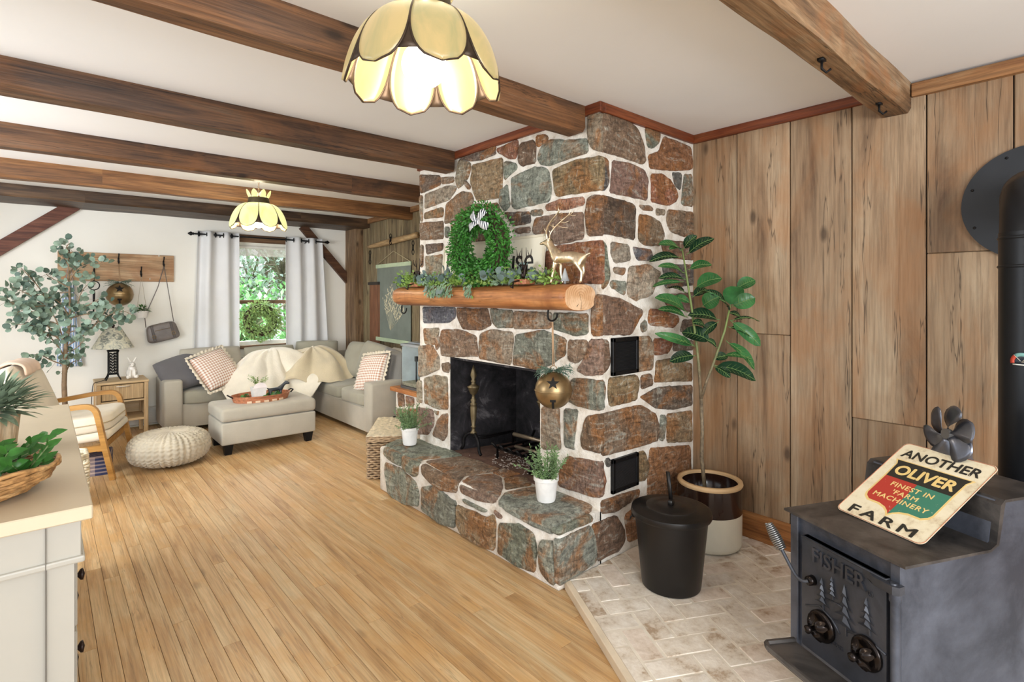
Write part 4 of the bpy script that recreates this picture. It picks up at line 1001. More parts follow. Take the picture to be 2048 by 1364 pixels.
# ================================================================ bell ornaments
def sprig(m, b, d, L, r, w=.0022, nl=.022, k=18):
    e = b+d*L; m.tube([b, (b+e)/2+V((0, 0, .006)), e], .0014, 4)
    for i in range(k):
        q = b.lerp(e, (i+1)/k); m.leaf(q, d*.7+V((r.gauss(0, .7), r.gauss(0, .7), r.gauss(0, .7))), (0, 0, 1), nl, w*2.2, 2)
def bell(label, C, R, top, face, seed, nspr):
    t = thing('bell_ornament', label, 'bell', C); C = V(C); r = random.Random(seed); f = V(face).normalized(); s_ = f.cross(V((0, 0, 1))).normalized(); u_ = s_.cross(f)
    m = MB(); m.ball(C, R, 36, 24); b = m.build('shell', BRASS, t)
    m = MB(); m.lathe([(R*.99, -.004), (R*1.04, 0), (R*.99, .004)], C, 40, caps=False); m.build('seam_band', BRASS, b)
    K = plain('bell_opening_shade', (14, 12, 10), .8)  # black faces laid on the shell paint the shade inside its openings
    def on(x, y, k=1.004): d = V((0, 0, 0))+f*math.sqrt(max(.01, 1-x*x-y*y))+s_*x+u_*y; return C+d*R*k
    m = MB(); cx, cy = 0, .44; vs = [m.v(on(cx+.36*(1 if i % 2 == 0 else .42)*math.sin(i*PI/5), cy+.33*(1 if i % 2 == 0 else .42)*math.cos(i*PI/5), 1.016)) for i in range(10)]; c = m.v(on(cx, cy, 1.012)); md = [m.v(on(cx+.18*(1 if i % 2 == 0 else .42)*math.sin(i*PI/5), cy+.165*(1 if i % 2 == 0 else .42)*math.cos(i*PI/5), 1.014)) for i in range(10)]
    for i in range(10): m.f([c, md[i], md[(i+1) % 10]]); m.f([md[i], vs[i], vs[(i+1) % 10], md[(i+1) % 10]])
    m.build('star_cutout_shade', K, b, smooth=False); m = MB()
    for j in range(12):
        ya_, yc_ = -.40-.045*j, -.445-.045*j; w_ = .15 if j < 3 else .065; m.f([m.v(on(-w_, ya_, 1.012)), m.v(on(w_, ya_, 1.012)), m.v(on(w_, yc_, 1.012)), m.v(on(-w_, yc_, 1.012))])
    m.build('sound_slot_shade', K, b, smooth=False)
    m = MB(); tp = C+V((0, 0, R)); m.tube([tp+V((0, 0, .012))+(s_*math.cos(a)+V((0, 0, 1))*math.sin(a))*.018 for a in [2*PI*i/14 for i in range(14)]], .0022, 6, loop=True); m.build('ring', BRASS, t)
    m = MB(); q = tp+V((0, 0, .03)); T_ = V(top)
    for o_ in (-.004, .004): m.tube([q+s_*o_, T_+s_*o_*.4], .003, 5)
    m.build('cord', plain('suede_cord', (176, 144, 112), .9), t)
    m = MB()
    for i in range(nspr):
        a = (0 if i % 2 else PI)+r.gauss(0, .5); sprig(m, tp+V((0, 0, .004)), (s_*math.cos(a)+f*(.2+.3*abs(math.sin(a)))+V((0, 0, r.uniform(-.35, .3)))).normalized(), R*r.uniform(.7, 1.15), r)
    m.build('pine_sprigs', leafmat('frosted_pine', (112, 138, 120), .3), t)
    return t
bc = PX(1107, 780, 2.0); bell('large brass bell ornament with star cutout hanging from the log mantel', bc, .0965, (2.0, PX(1105, 625, 2.0).y, 1.26), (-.72, -.66, .05), 5, 22)
bs = PY(237, 588, 6.80)
# ================================================================ rosemary pots
def rosemary(px, py, z, X, label, s_=1.0, seed=1):
    b = PZ(px, py, z); b.x, b.y = X; t = thing('potted_rosemary', label, 'potted plant', b, 0, 'potted rosemary on the stone hearth')
    m = MB(); pr_ = [(.001, 0), (.046, 0), (.05, .012), (.060, .105), (.066, .108), (.066, .128), (.058, .128), (.055, .105), (.001, .105)]
    m.lathe([(a*s_, c*s_) for a, c in pr_], b, 28); m.mi = 0; m.build('pot', CHALK, t, auto=50)
    r = random.Random(seed); m = MB()
    for i in range(44):
        a = r.uniform(0, 2*PI); sp = abs(r.gauss(.25, .3)); L = r.uniform(.09, .17)*s_
        d = V((math.cos(a)*sp, math.sin(a)*sp, 1)).normalized(); p0 = b+V((math.cos(a)*.03*s_, math.sin(a)*.03*s_, .105*s_))
        if i < 4: d = V((math.cos(a), math.sin(a), .45)).normalized(); L = .17*s_
        if (p0+d*L).x > 2.09: d.x = -abs(d.x)
        q0 = p0
        m.tube([p0, p0+d*L*.5+V((0, 0, .004)), p0+d*L], [.002, .0016, .001], 4)
        for k in range(30):
            q = p0+d*L*(.12+.88*k/26); m.leaf(q, d*.7+V((r.gauss(0, .7), r.gauss(0, .7), r.gauss(0, .5))), (-1, -1, .6), .020*s_, .0052, 2)
    m.build('sprigs', ROSE, t)
rosemary(1092, 1000, HT+.018, (1.985, 2.005), 'white pot of rosemary on the near end of the hearth', 1.0, 2)
rosemary(816, 875, HT+.018, (1.99, 3.40), 'white pot of rosemary on the far end of the hearth near the wicker chest', .98, 6)
# ================================================================ andirons and grate
def andiron(x, y, label):
    z0 = OZ0+.005; t = thing('andiron', label, 'andiron', (x, y, z0), 0, 'pair of brass andirons in the firebox')
    m = MB(); m.lathe([(.001, .13), (.02, .13), (.026, .137), (.013, .15), (.011, .17), (.02, .178), (.012, .186), (.02, .24), (.024, .31), (.02, .325), (.026, .333), (.014, .345), (.022, .36), (.013, .372), (.01, .395), (.024, .405), (.04, .445), (.044, .452), (.02, .465), (.013, .48), (.02, .49), (.012, .5), (.022, .53), (.014, .565), (.001, .60)], (x, y, z0), 18); m.build('finial_column', ABR, t)
    for s_ in (-1, 1):
        m = MB(); m.tube(chaikin([(x, y, z0+.125), (x-.01, y+s_*.04, z0+.13), (x-.02, y+s_*.085, z0+.09), (x-.02, y+s_*.085, z0+.03), (x-.02, y+s_*.11, z0+.008)], 2, False), .011, 8); m.build('foot', IRON, t)
    m = MB(); m.tube([(x, y, z0+.11), (x+.1, y, z0+.085), (x+.36, y, z0+.085), (x+.36, y, z0)], .010, 6); m.build('log_bar', IRON, t)
andiron(2.23, 2.96, 'brass andiron with turned finial on the left of the firebox'); andiron(2.23, 2.27, 'brass andiron on the right of the firebox, partly hidden by the bell')
gt = thing('fire_grate', 'black iron log grate standing in the firebox ash', 'fire grate', (2.4, 2.55, OZ0+.005))
for i in range(5):
    y = 2.40+i*.08; m = MB(); m.tube([(2.20, y, .44), (2.24, y, .40), (2.54, y, .40), (2.58, y, .46)], .009, 6); m.build('bar', IRON, gt)
for x in (2.27, 2.5):
    m = MB(); m.tube([(x, 2.37, .32), (x, 2.37, .39), (x, 2.75, .39), (x, 2.75, .32)], .010, 6); m.build('support', IRON, gt)
m = MB(); m.tube([(2.30, 2.62, .50), (2.33, 2.26, .50)], .013, 10); m.tube([(2.33, 2.64, .41), (2.36, 2.28, .41)], .011, 10)
tag(m.build('gas_pipe', plain('dull_steel', (140, 128, 112), .4, .8)), 'pair of dull metal pipes lying across the fire grate', 'pipe')
m = MB(); r = random.Random(2)
for i in range(170):
    p = V((2.30+r.gauss(0, .08), 2.55+r.gauss(0, .13), OZ0+.008+r.random()*.01)); p.x = max(2.16, p.x); m.tube([p, p+V((r.gauss(0, .012), r.gauss(0, .012), .002))], .0025, 4)
o = tag(m.build('ash', plain('ash_grey', (168, 156, 146), .9)), 'grey ash and straw scattered under the fire grate', 'ash'); o['kind'] = 'stuff'
# ================================================================ bucket, crock, fig
B0 = V((2.237, 1.423, .041)); bk = thing('ash_bucket', 'black metal ash bucket with flat lid on the brick pad', 'bucket', B0)
BKM = plain('black_enamel', (26, 23, 22), .35, .2, .25, 5)
m = MB(); m.lathe([(.001, .004), (.125, .004), (.134, 0), (.136, .012), (.168, .33), (.17, .345), (.160, .345), (.16, .33), (.127, .02), (.001, .02)], B0, 40); m.build('pail', BKM, bk, auto=50)
m = MB(); m.lathe([(.182, .325), (.186, .335), (.182, .352), (.165, .358), (.12, .360), (.115, .366), (.075, .366), (.07, .37), (.03, .372), (.001, .372)], B0, 40, caps=False); m.build('lid', BKM, bk, auto=50)
m = MB(); q = B0+V((0, 0, .37)); m.cbox(q+V((0, 0, .012)), (.04, .022, .026), .3, bev=.004); m.tube([q+V((0, 0, .01)), q+V((-.003, .003, .06)), q+V((-.012, .01, .155))], .011, 4, flat=.35); m.build('lid_handle', BKM, bk)
m = MB(); L = -du if False else V((-.80, .55, 0)).normalized(); e = B0+V((0, 0, .325))
sd = V((-.75, .66, 0)); m.tube(chaikin([e+sd*.172, e+sd*.2+V((0, 0, -.02)), e+sd*.19+V((-.04, -.05, -.09)), e+V((-.12, -.14, -.12)), e+V((.0, -.21, -.10)), e-sd*.1+V((.02, -.17, -.06)), e-sd*.172], 2, False)[:6], .003, 6); m.lathe([(.001, -.008), (.014, -.008), (.014, .008), (.001, .008)], e+sd*.172, 10, Matrix.Rotation(PI/2, 4, 'Y')); m.build('bail', IRON, bk)
K0 = V((2.76, 1.515, .041)); ck = thing('stoneware_crock', 'brown and cream glazed stoneware crock behind the bucket', 'crock', K0)
m = MB(); m.lathe([(.001, .002), (.15, .002), (.162, .012), (.165, .03), (.166, .195)], K0, 44, caps=False); m.build('cream_body', plain('cream_glaze', (206, 200, 182), .22, var=.04), ck)
m = MB(); m.lathe([(.1662, .19), (.167, .315), (.166, .33)], K0, 44, caps=False); m.lathe([(.145, .335), (.143, .20), (.001, .20)], K0, 44, caps=False); m.build('brown_body', plain('brown_glaze', (40, 24, 18), .15, var=.3), ck)
m = MB(); m.lathe([(.166, .328), (.171, .338), (.168, .35), (.15, .352), (.145, .345), (.145, .330)], K0, 44, caps=False); m.build('rim', plain('bare_clay', (206, 172, 128), .6), ck)
fg = thing('fiddle_fig', 'tall artificial rubber fig plant with two stems growing from the crock', 'potted plant', K0+V((0, 0, .2)))
Fw = V((FX, FY, 0)); gp = K0.copy()
def fp(x, y, dz=0): return PP(1240+x/3.2475, 440+y/3.2475, gp+Fw*dz, Fw)
m = MB(); tb = K0+V((-.03, 0, .2)); m.tube([tb, fp(530, 1540), fp(535, 1364), fp(527, 1160)], [.011, .0105, .010, .010], 8)
m.tube([fp(527, 1165), fp(512, 950), fp(500, 830), fp(465, 570), fp(430, 350), fp(405, 195)], [.009, .008, .0075, .0065, .0055, .004], 8)
m.tube([fp(527, 1165), fp(565, 1040, -.02), fp(600, 950, -.03), fp(680, 720, -.04), fp(715, 560, -.05)], [.008, .0075, .007, .006, .004], 8)
t_ = NT('fig_bark'); a_ = t_.noise(t_.coord((1, 1, .6)), 60, 5, .7); sp = t_.n('ShaderNodeSeparateXYZ'); t_.l(t_.coord(), sp.inputs[0])
t_.base(t_.mix(t_.ramp(a_, [(.3, lin((70, 58, 44))), (.6, lin((132, 116, 92)))]), lin((112, 134, 70)), t_.mr(sp.outputs[2], .7, 1.0, 0, .85))); t_.bump(a_, .4, .003); m.build('stems', t_.set(.6), fg)
def figleaf(m, a, b, w, twist, r):
    d = b-a; L = d.length; dn = d.normalized(); n = (-Fw*.75+V((0, 0, .65))+V((r.gauss(0, .2), r.gauss(0, .2), r.gauss(0, .2)))).normalized() if twist >= 0 else (-Fw*.7+V((0, 0, .75))+V((r.gauss(0, .2), r.gauss(0, .2), 0))).normalized()
    dn, s1, n1 = frame(dn, n); pr = None; K = 9; C = []
    for i in range(K+1):
        t = i/K; c = a+dn*L*t+n1*math.sin(t*PI)*L*.10-V((0, 0, 1))*.05*L*t*t
        ww = w*.5*(math.sin(PI*min(1, (t*.93+.035)))**.62) if t > .08 else .002
        if i == K: ww = .002
        row = [m.v(c-s1*ww+n1*ww*.30), m.v(c-s1*ww*.5+n1*ww*.10+n1*.004*math.sin(t*20)), m.v(c), m.v(c+s1*ww*.5+n1*ww*.10+n1*.004*math.sin(t*20+1)), m.v(c+s1*ww+n1*ww*.30)]
        C.append(c+n1*.0025)
        if pr:
            for j in range(4): m.f([pr[j], pr[j+1], row[j+1], row[j]])
        pr = row
    return C, s1, n1, w
ML, MD, MVn, MS = MB(), MB(), MB(), MB(); r = random.Random(31)
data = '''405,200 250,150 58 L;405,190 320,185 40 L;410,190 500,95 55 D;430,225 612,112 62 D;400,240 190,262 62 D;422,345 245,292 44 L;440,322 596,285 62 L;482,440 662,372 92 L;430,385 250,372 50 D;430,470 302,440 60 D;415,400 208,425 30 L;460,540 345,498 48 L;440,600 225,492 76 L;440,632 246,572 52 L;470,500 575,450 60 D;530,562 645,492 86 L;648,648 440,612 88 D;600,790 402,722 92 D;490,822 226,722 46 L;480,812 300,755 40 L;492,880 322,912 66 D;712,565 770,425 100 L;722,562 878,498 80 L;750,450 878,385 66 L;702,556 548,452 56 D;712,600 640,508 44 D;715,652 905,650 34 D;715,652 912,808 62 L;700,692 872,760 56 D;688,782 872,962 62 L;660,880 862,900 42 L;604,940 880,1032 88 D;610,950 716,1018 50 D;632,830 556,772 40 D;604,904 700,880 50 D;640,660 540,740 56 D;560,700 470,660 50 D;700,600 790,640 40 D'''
for q in data.split(';'):
    p = q.split(); a, b = nums(p[0])[0], nums(p[1])[0]; w = float(p[2])/3.2475*2.96/1077; off = r.uniform(-.09, .07); base_off = -.03 if a[0] > 560 and a[1] > 400 else 0
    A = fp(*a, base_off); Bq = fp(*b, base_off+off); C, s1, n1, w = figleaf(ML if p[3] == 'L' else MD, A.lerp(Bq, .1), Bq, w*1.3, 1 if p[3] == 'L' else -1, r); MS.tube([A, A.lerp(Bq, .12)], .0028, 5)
    MVn.tube(C, .0013, 4)
    for k in (2, 3, 4, 5, 6, 7):
        for s_ in (-1, 1): e = C[min(9, k+1)]+s1*s_*w*.34+n1*w*.075; MVn.tube([C[k], e], [.0009, .0005], 3)
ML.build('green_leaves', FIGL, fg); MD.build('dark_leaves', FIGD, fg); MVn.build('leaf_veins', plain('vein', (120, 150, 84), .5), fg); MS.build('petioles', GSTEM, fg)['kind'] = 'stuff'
# ================================================================ wood stove
SA = V((1.747, .396, .04)); srz = math.atan2(-.408, .913); SMx = Matrix.Translation(SA) @ Matrix.Rotation(srz, 4, 'Z'); SI = SMx.inverted()
sv = thing('wood_stove', 'black cast iron and steel wood stove with stepped top', 'stove', SA, srz)
def stx(px, py, x=0.0): return SI @ PP(px, py, SMx @ V((x, 0, 0)), SMx.to_3x3() @ V((1, 0, 0)))
def stove_mat(name, c0, c1, sc=3):
    t = NT(name); n = t.noise(t.coord(), sc, 7, .65, .4); n2 = t.noise(t.coord(), 24, 5, .6)
    t.base(t.ramp(n, [(.38, lin(c0)), (.62, lin(c1))])); t.bump(n2, .15, .003); return t.set(.42, .35, .5)
STL = stove_mat('stove_steel', (56, 60, 70), (94, 98, 110)); STC = stove_mat('stove_cast', (52, 54, 60), (76, 78, 86)); STT = stove_mat('stove_top', (42, 40, 40), (92, 86, 82), 5)
T1, T2 = .63, .766; Wd = .42
m = MB(); m.prism([(.02, .02, .15), (.60, .02, .15), (.60, .02, T2-.005), (.38, .02, T2-.005), (.345, .02, T1-.005), (.02, .02, T1-.005)], (0, Wd-.04, 0), bev=0)
m.bm.transform(SMx); m.build('body', STL, sv, smooth=False)
m = MB(); R = [(.0, T1), (.33, T1), (.355, T1+.012), (.372, T2-.015), (.39, T2), (.62, T2), (.62, T2-.008), (.392, T2-.008), (.365, T1+.008), (.33, T1-.008), (0, T1-.008)]
m.prism([(x, 0, z) for x, z in R], (0, Wd, 0)); m.bm.transform(SMx); m.build('top_plate', STT, sv, auto=30)
for y in (.018, Wd-.05): m = MB(); m.box((.008, y, .15), (.024, y+.032, T1-.01), bev=.003); m.bm.transform(SMx); m.build('corner_angle', STL, sv, smooth=False)
dTL, dTR, dBL = stx(1606, 1074), stx(1776, 1152), stx(1600, 1282)
dy0, dy1, dz0, dz1 = dTR.y, dTL.y, max(.16, dBL.z), (dTL.z+dTR.z)/2
door = None; m = MB(); m.box((-.006, dy0, dz0), (.02, dy1, dz1), bev=.004, seg=2); m.box((-.009, dy0-.0, dz1-.006), (.022, dy1, dz1), bev=.002); m.bm.transform(SMx); door = m.build('door', STC, sv, auto=40)
FR_ = SMx @ MF((-.0065, 0, 0), (0, -1, 0), (0, 0, 1))         # x runs to viewer's right on the door face
def dxy(px, py): q = stx(px, py, -.0065); return (-q.y, q.z)
fx, fz = dxy(1678, 1138); fa = dxy(1628, 1106); fb = dxy(1727, 1172)
text('lettering', 'FISHER', FR_ @ Matrix.Translation((fx, fz+.003, .001)), .064, STC, door, .006, .0008, fit=(abs(fb[0]-fa[0])+.012, .046))
x_, z_ = dxy(1741, 1188); text('lettering', 'R', FR_ @ Matrix.Translation((x_, z_, .001)), .010, STC, door, .002); m = MB(); m.tube([(x_+.008*math.cos(a), z_+.008*math.sin(a), .001) for a in [2*PI*i/14 for i in range(14)]], .001, 5, loop=True); m.bm.transform(FR_); m.build('lettering', STC, door)
for (tx, ty, bx, by) in ((1645, 1154, 1647, 1218), (1665, 1152, 1667, 1200), (1690, 1168, 1693, 1272), (1734, 1194, 1741, 1272)):
    m = MB(); a, b = dxy(tx, ty), dxy(bx, by); h = a[1]-b[1]; m.tube([(b[0], b[1], .001), (a[0], a[1]-.01, .001)], .003, 5); tw = h*.30
    for k in range(4):
        zt = a[1]-h*.19*k; zb = zt-h*.30; w_ = tw*(.35+.22*k); cx = a[0]
        P = [(cx, zt, .003), (cx+w_*.5, zb+h*.06, .003), (cx+w_, zb, .0015), (cx+w_*.3, zb+h*.035, .003), (cx-w_*.3, zb+h*.035, .003), (cx-w_, zb, .0015), (cx-w_*.5, zb+h*.06, .003)]
        c = m.v((cx, (zt+zb)/2, .011)); vs = [m.v(p) for p in P]
        for i in range(len(vs)): m.f([c, vs[i], vs[(i+1) % len(vs)]])
    m.bm.transform(FR_); m.build('relief_tree', STC, door, smooth=False)
m = MB()
for pts in (((1612, 1210), (1640, 1212), (1665, 1240), (1680, 1268)), ((1692, 1262), (1720, 1270), (1750, 1290), (1772, 1310)), ((1655, 1198), (1675, 1208), (1690, 1218))):
    m.tube([(*dxy(*p), .0005) for p in pts], .003, 6)
m.bm.transform(FR_); m.build('relief_hills', STC, door)
DIAL = plain('polished_iron', (44, 38, 36), .22, .8, .3)
for cx, cy, rad in ((1645, 1252, .047), (1735, 1306, .047)):
    q = dxy(cx, cy); o = V((q[0], q[1], 0)); m = MB(); m.lathe([(.001, 0), (rad, 0), (rad, .008), (rad-.006, .012), (.001, .012)], o, 28)
    for k in range(4):
        a = k*PI/2+.6; P = []
        for i in range(7):
            t = i/6; P.append([o+V(((.008+.032*t)*math.cos(a+s_*(.25+.4*math.sin(PI*t))), (.008+.032*t)*math.sin(a+s_*(.25+.4*math.sin(PI*t))), .040-.02*t*t+(.012 if s_ == 0 else 0))) for s_ in (-1, -.5, 0, .5, 1)])
        m.grid(P)
    m.lathe([(.007, .01), (.007, .05), (.012, .052), (.012, .062), (.004, .066), (.001, .066)], o, 14); m.bm.transform(FR_); m.build('air_dial', DIAL, door)
x_, z_ = dxy(1675, 1292); text('lettering', 'FISHER', FR_ @ Matrix.Translation((x_, z_, .001)), .014, STC, door, .002)
hp = stx(1626, 1160, -.006); h0 = SMx @ hp; m = MB(); M_ = SMx.to_3x3(); out = M_ @ V((-1, 0, 0)); lf = M_ @ V((0, 1, 0)); UP = V((0, 0, 1))
m.lathe([(.001, 0), (.016, 0), (.014, .02), (.001, .02)], h0, 16, M_.to_4x4() @ Matrix.Rotation(-PI/2, 4, 'Y')); b = m.build('handle_boss', DIAL, door)
m = MB(); pts = chaikin([h0+out*.02, h0+out*.03+lf*.01-UP*.006, h0+out*.035+lf*.035, h0+out*.04+lf*.07+UP*.045, h0+out*.045+lf*.09+UP*.075], 2, False); m.tube(pts, .0055, 8)
a, d = pts[-1], (pts[-1]-pts[-3]).normalized(); hdl = m.build('door_handle', STC, door)
m = MB(); _, e1, e2 = frame(d); P = []; N = 14*12
for i in range(N+1):
    t = i/N; rr = .009+.008*math.sin(PI*min(1, .2+t*.75)); P.append(a-d*.01+d*.085*t+(e1*math.cos(i*2*PI/12)+e2*math.sin(i*2*PI/12))*rr)
m.tube(P, .0025, 5); m.build('coil_grip', plain('spring_steel', (150, 150, 150), .3, .9), hdl)
m = MB(); hy = dy0; m.prism([(-.008, hy+.07, dz1-.002), (-.012, hy+.045, dz1-.002), (-.024, hy+.025, dz1-.002), (-.024, hy-.03, dz1-.002), (-.012, hy-.042, dz1-.002), (.01, hy-.04, dz1-.002), (.01, hy+.07, dz1-.002)], (0, 0, -.024), bev=.002); m.lathe([(.001, 0), (.009, 0), (.008, .004), (.001, .004)], (-.008, hy-.022, dz1-.002), 14)
m.bm.transform(SMx); m.build('hinge', STC, sv, auto=40)
m = MB(); m.lathe([(.001, .16), (.012, .16), (.012, dz1-.04), (.001, dz1-.04)], (-.002, hy-.022, 0), 12); m.lathe([(.001, dz1-.05), (.015, dz1-.05), (.015, dz1-.026), (.001, dz1-.026)], (-.002, hy-.022, 0), 12); m.bm.transform(SMx); m.build('hinge_post', STL, sv, auto=40)
m = MB(); lz = dz0-.012; P = [(.0, Wd-.045), (-.10, Wd-.03), (-.115, Wd-.05), (-.115, .05), (-.10, .03), (.0, .045)]; m.prism([(x, y, lz) for x, y in P], (0, 0, -.012)); 
for i in range(5):
    a, b = P[i], P[i+1]; m.tube([(a[0], a[1], lz+.002), (b[0], b[1], lz+.002)], .009, 6)
m.bm.transform(SMx); m.build('ash_shelf', STT, sv, auto=40)
for x in (.06, .54):
    for y in (.05, Wd-.05):
        m = MB(); m.lathe([(.001, 0), (.022, 0), (.026, .01), (.016, .05), (.022, .15), (.001, .15)], (x, y, 0), 12); m.bm.transform(SMx); m.build('leg', STC, sv)
# flue pipe
PC = V((2.60, .22, 0)); pipe = thing('flue_pipe', 'black stove pipe rising behind the stove and turning into the wall', 'stove pipe', PC)
PM = plain('pipe_black', (34, 36, 40), .38, .5, .2, 3)
m = MB(); z1 = 1.62; m.tube([SMx @ V((.59, Wd/2, .50)), SMx @ V((.72, Wd/2+.0, .50)), PC+V((0, 0, .56)), PC+V((0, 0, .66))], .085, 24); m.tube([PC+V((0, 0, .62)), PC+V((0, 0, z1))], .092, 32); m.build('pipe', PM, pipe, auto=50)
m = MB(); el = [PC+V((0, 0, z1-.02)), PC+V((.01, 0, z1+.06)), PC+V((.05, .005, z1+.125)), PC+V((.12, .01, z1+.15)), V((XW-.01, .24, z1+.155))]; m.tube(el, .09, 32); m.build('elbow', PM, pipe, auto=50)
for z in (.69, 1.50, 1.60):
    m = MB(); m.lathe([(.092, -.006), (.0965, 0), (.092, .006)], PC+V((0, 0, z)), 32, caps=False); m.build('seam', PM, pipe)
fl = V((XW-.004, .245, 1.775)); m = MB(); m.lathe([(.001, 0), (.235, 0), (.235, .006), (.001, .006)], fl, 60, Matrix.Rotation(-PI/2, 4, 'Y')); m.build('wall_flange', plain('flange_black', (44, 46, 50), .5, .4), pipe, auto=40)
for k in range(8):
    a = k*PI/4+.35; m = MB(); m.lathe([(.001, 0), (.006, 0), (.004, .004), (.001, .004)], fl+V((-.006, math.cos(a)*.21, math.sin(a)*.21)), 8, Matrix.Rotation(-PI/2, 4, 'Y')); m.build('screw', IRON, pipe)
# thermometer on the pipe
th = thing('pipe_thermometer', 'round magnetic thermometer with orange and teal dial on the stove pipe', 'thermometer', PX(2040, 722, 2.55))
tdir = (V((0, 0, 0))-PC).normalized(); tc = PC+V((0, 0, PP(2042, 724, PC+tdir*.094, tdir).z)); an0 = math.atan2(tdir.y, tdir.x)-.30
def cyl(u, v_, k): a = an0-u/.094; return tc+V((math.cos(a)*k, math.sin(a)*k, v_))
def sector(m, r0, r1, a0, a1, k):
    n = 10; G = [[cyl(rr*math.cos(a0+(a1-a0)*i/n), rr*math.sin(a0+(a1-a0)*i/n), k) for i in range(n+1)] for rr in (r0, (r0+r1)/2, r1)]; m.grid(G)
m = MB(); sector(m, .001, .033, -.25, PI+.25, .0955); m.build('dial_plate', plain('dial_dark', (38, 46, 56), .4), th, solid=.003)
for nm, a0, a1, c in (('orange_zone', 2.3, PI+.25, (206, 128, 78)), ('teal_zone', .9, 2.25, (122, 170, 166)), ('red_zone', -.25, .85, (190, 70, 50))):
    m = MB(); sector(m, .019, .031, a0, a1, .0978); m.build(nm, plain(nm, c, .4), th, solid=.0005)
m = MB()
for a in (2.25, .85): m.tube([cyl(.004*math.cos(a), .004*math.sin(a), .0985), cyl(.031*math.cos(a), .031*math.sin(a), .0985)], .0007, 4)
m.tube([cyl(.0, .0, .099), cyl(-.022, .002, .099)], .0012, 4); m.build('needle', plain('needle_cream', (230, 226, 210), .5), th)
m = MB(); G = [[cyl(u, v_, .0975) for u in (-.024, -.012, 0, .012, .024)] for v_ in (-.012, -.008)]; m.grid(G); m.build('text_band', plain('band_white', (226, 226, 220), .5), th, solid=.0005)
# ---- stove fan
FL = SMx @ V((.50, .245, T2)); fan = thing('stove_fan', 'dark metal heat-powered stove fan on the upper stove step', 'fan', FL, srz)
hub = PP(1897, 868, FL-V((0, 0, 0))+M_ @ V((-.02, 0, 0)), M_ @ V((1, 0, 0))); HD = (M_ @ V((-1, .25, .12))).normalized(); e1 = HD.cross(UP).normalized(); e2 = e1.cross(HD)
fb_ = V((hub.x, hub.y, SMx.translation.z+T2)) + M_ @ V((.03, 0, 0)); FM = plain('fan_metal', (120, 124, 136), .3, .9, .35)
m = MB(); Mb = Matrix.Translation(fb_) @ Matrix.Rotation(srz, 4, 'Z'); m.box((-.02, -.04, 0), (.03, .04, .01), Mb, bev=.002); m.box((-.006, -.012, .01), (.012, .012, .06), Mb); m.build('base', FM, fan, smooth=False)
m = MB()
for k in range(7): m.box((-.008, -.042+k*.013, .05), (.018, -.039+k*.013, .125+.012*math.sin(k*PI/6)), Mb)
m.box((-.01, -.044, .05), (.02, .044, .055), Mb); m.build('heat_fins', FM, fan, smooth=False)
m = MB(); m.lathe([(.001, -.012), (.017, -.012), (.017, .004), (.012, .006), (.001, .006)], hub, 16, MF((0, 0, 0), e1, e2)); m.build('hub', plain('hub_grey', (110, 108, 106), .5, .6), fan, auto=40)
for k in range(6):
    a = k*PI/3+.25; m = MB(); G = []
    for i in range(8):
        t = i/7; rad = .016+.082*t; w = (.34+.66*math.sin(PI*min(.985, t*.72+.2)))*(1 if t < .95 else .8); G.append([hub+(e1*math.cos(a+s_*w*.60+t*.5+s_*t*.1)+e2*math.sin(a+s_*w*.60+t*.5+s_*t*.1))*rad*(1-.05*s_*s_)+HD*(s_*.012*(1-.3*t)) for s_ in (-1, -.5, 0, .5, 1)])
    m.grid(G); m.build('blade', FM, fan, solid=.001)
# ---- tin sign
bl_, br_ = PZ(1671, 1017, .672), PZ(1845, 1094, .672); dd = (br_-bl_).normalized(); tl = PP(1815, 888, bl_, dd); tr_ = PP(1999.6, 935, br_, dd)
hv = ((tl-bl_)+(tr_-br_))/2; sw, sh = (br_-bl_).length, hv.length; TM = MF(bl_+V((0, 0, .0015)), dd, hv)
ts = thing('tin_sign', 'weathered tin farm machinery sign in black, red and green lying on the stove', 'sign', bl_)
t = NT('tin_cream'); n = t.noise(t.coord(), 22, 7, .7); t.base(t.ramp(n, [(.3, lin((150, 96, 62))), (.37, lin((206, 188, 156))), (.5, lin((226, 214, 184))), (.7, lin((232, 222, 196)))])); TIN = t.set(.5, 0, .4)
def rr_(x0, y0, x1, y1, rd, k=5):
    P = []
    for cx, cy, a0 in ((x1-rd, y1-rd, 0), (x0+rd, y1-rd, PI/2), (x0+rd, y0+rd, PI), (x1-rd, y0+rd, 1.5*PI)): P += [(cx+rd*math.cos(a0+PI/2*i/k), cy+rd*math.sin(a0+PI/2*i/k)) for i in range(k+1)]
    return P
def flat(name, pts, z, th_, mat, parent): m = MB(); m.prism([TM @ V((x*sw, y*sh, z)) for x, y in pts], (TM.to_3x3() @ V((0, 0, th_)))); return m.build(name, mat, parent, smooth=False)
m = MB(); m.prism([TM @ V((x, y, 0)) for x, y in rr_(0, 0, sw, sh, .02)], TM.to_3x3() @ V((0, 0, .0015))); m.build('tin_plate', TIN, ts, smooth=False)
m = MB(); m.tube([TM @ V((x, y, .0012)) for x, y in rr_(.002, .002, sw-.002, sh-.002, .02)], .0016, 5, loop=True); m.build('rusty_edge', plain('rust_edge', (176, 120, 92), .8, var=.3, scale=30), ts)
def worn(name, c):
    t = NT(name); n = t.noise(t.coord(), 55, 4, .7); t.base(t.ramp(n, [(.3, lin((214, 200, 170))), (.34, lin(c))])); return t.set(.5, 0, .4)
KB, RD, GN, YE = worn('sign_black', (44, 42, 36)), worn('sign_red', (176, 58, 46)), worn('sign_green', (62, 122, 100)), worn('sign_yellow', (226, 196, 128))
def cb(x0, x1): return x0, x1
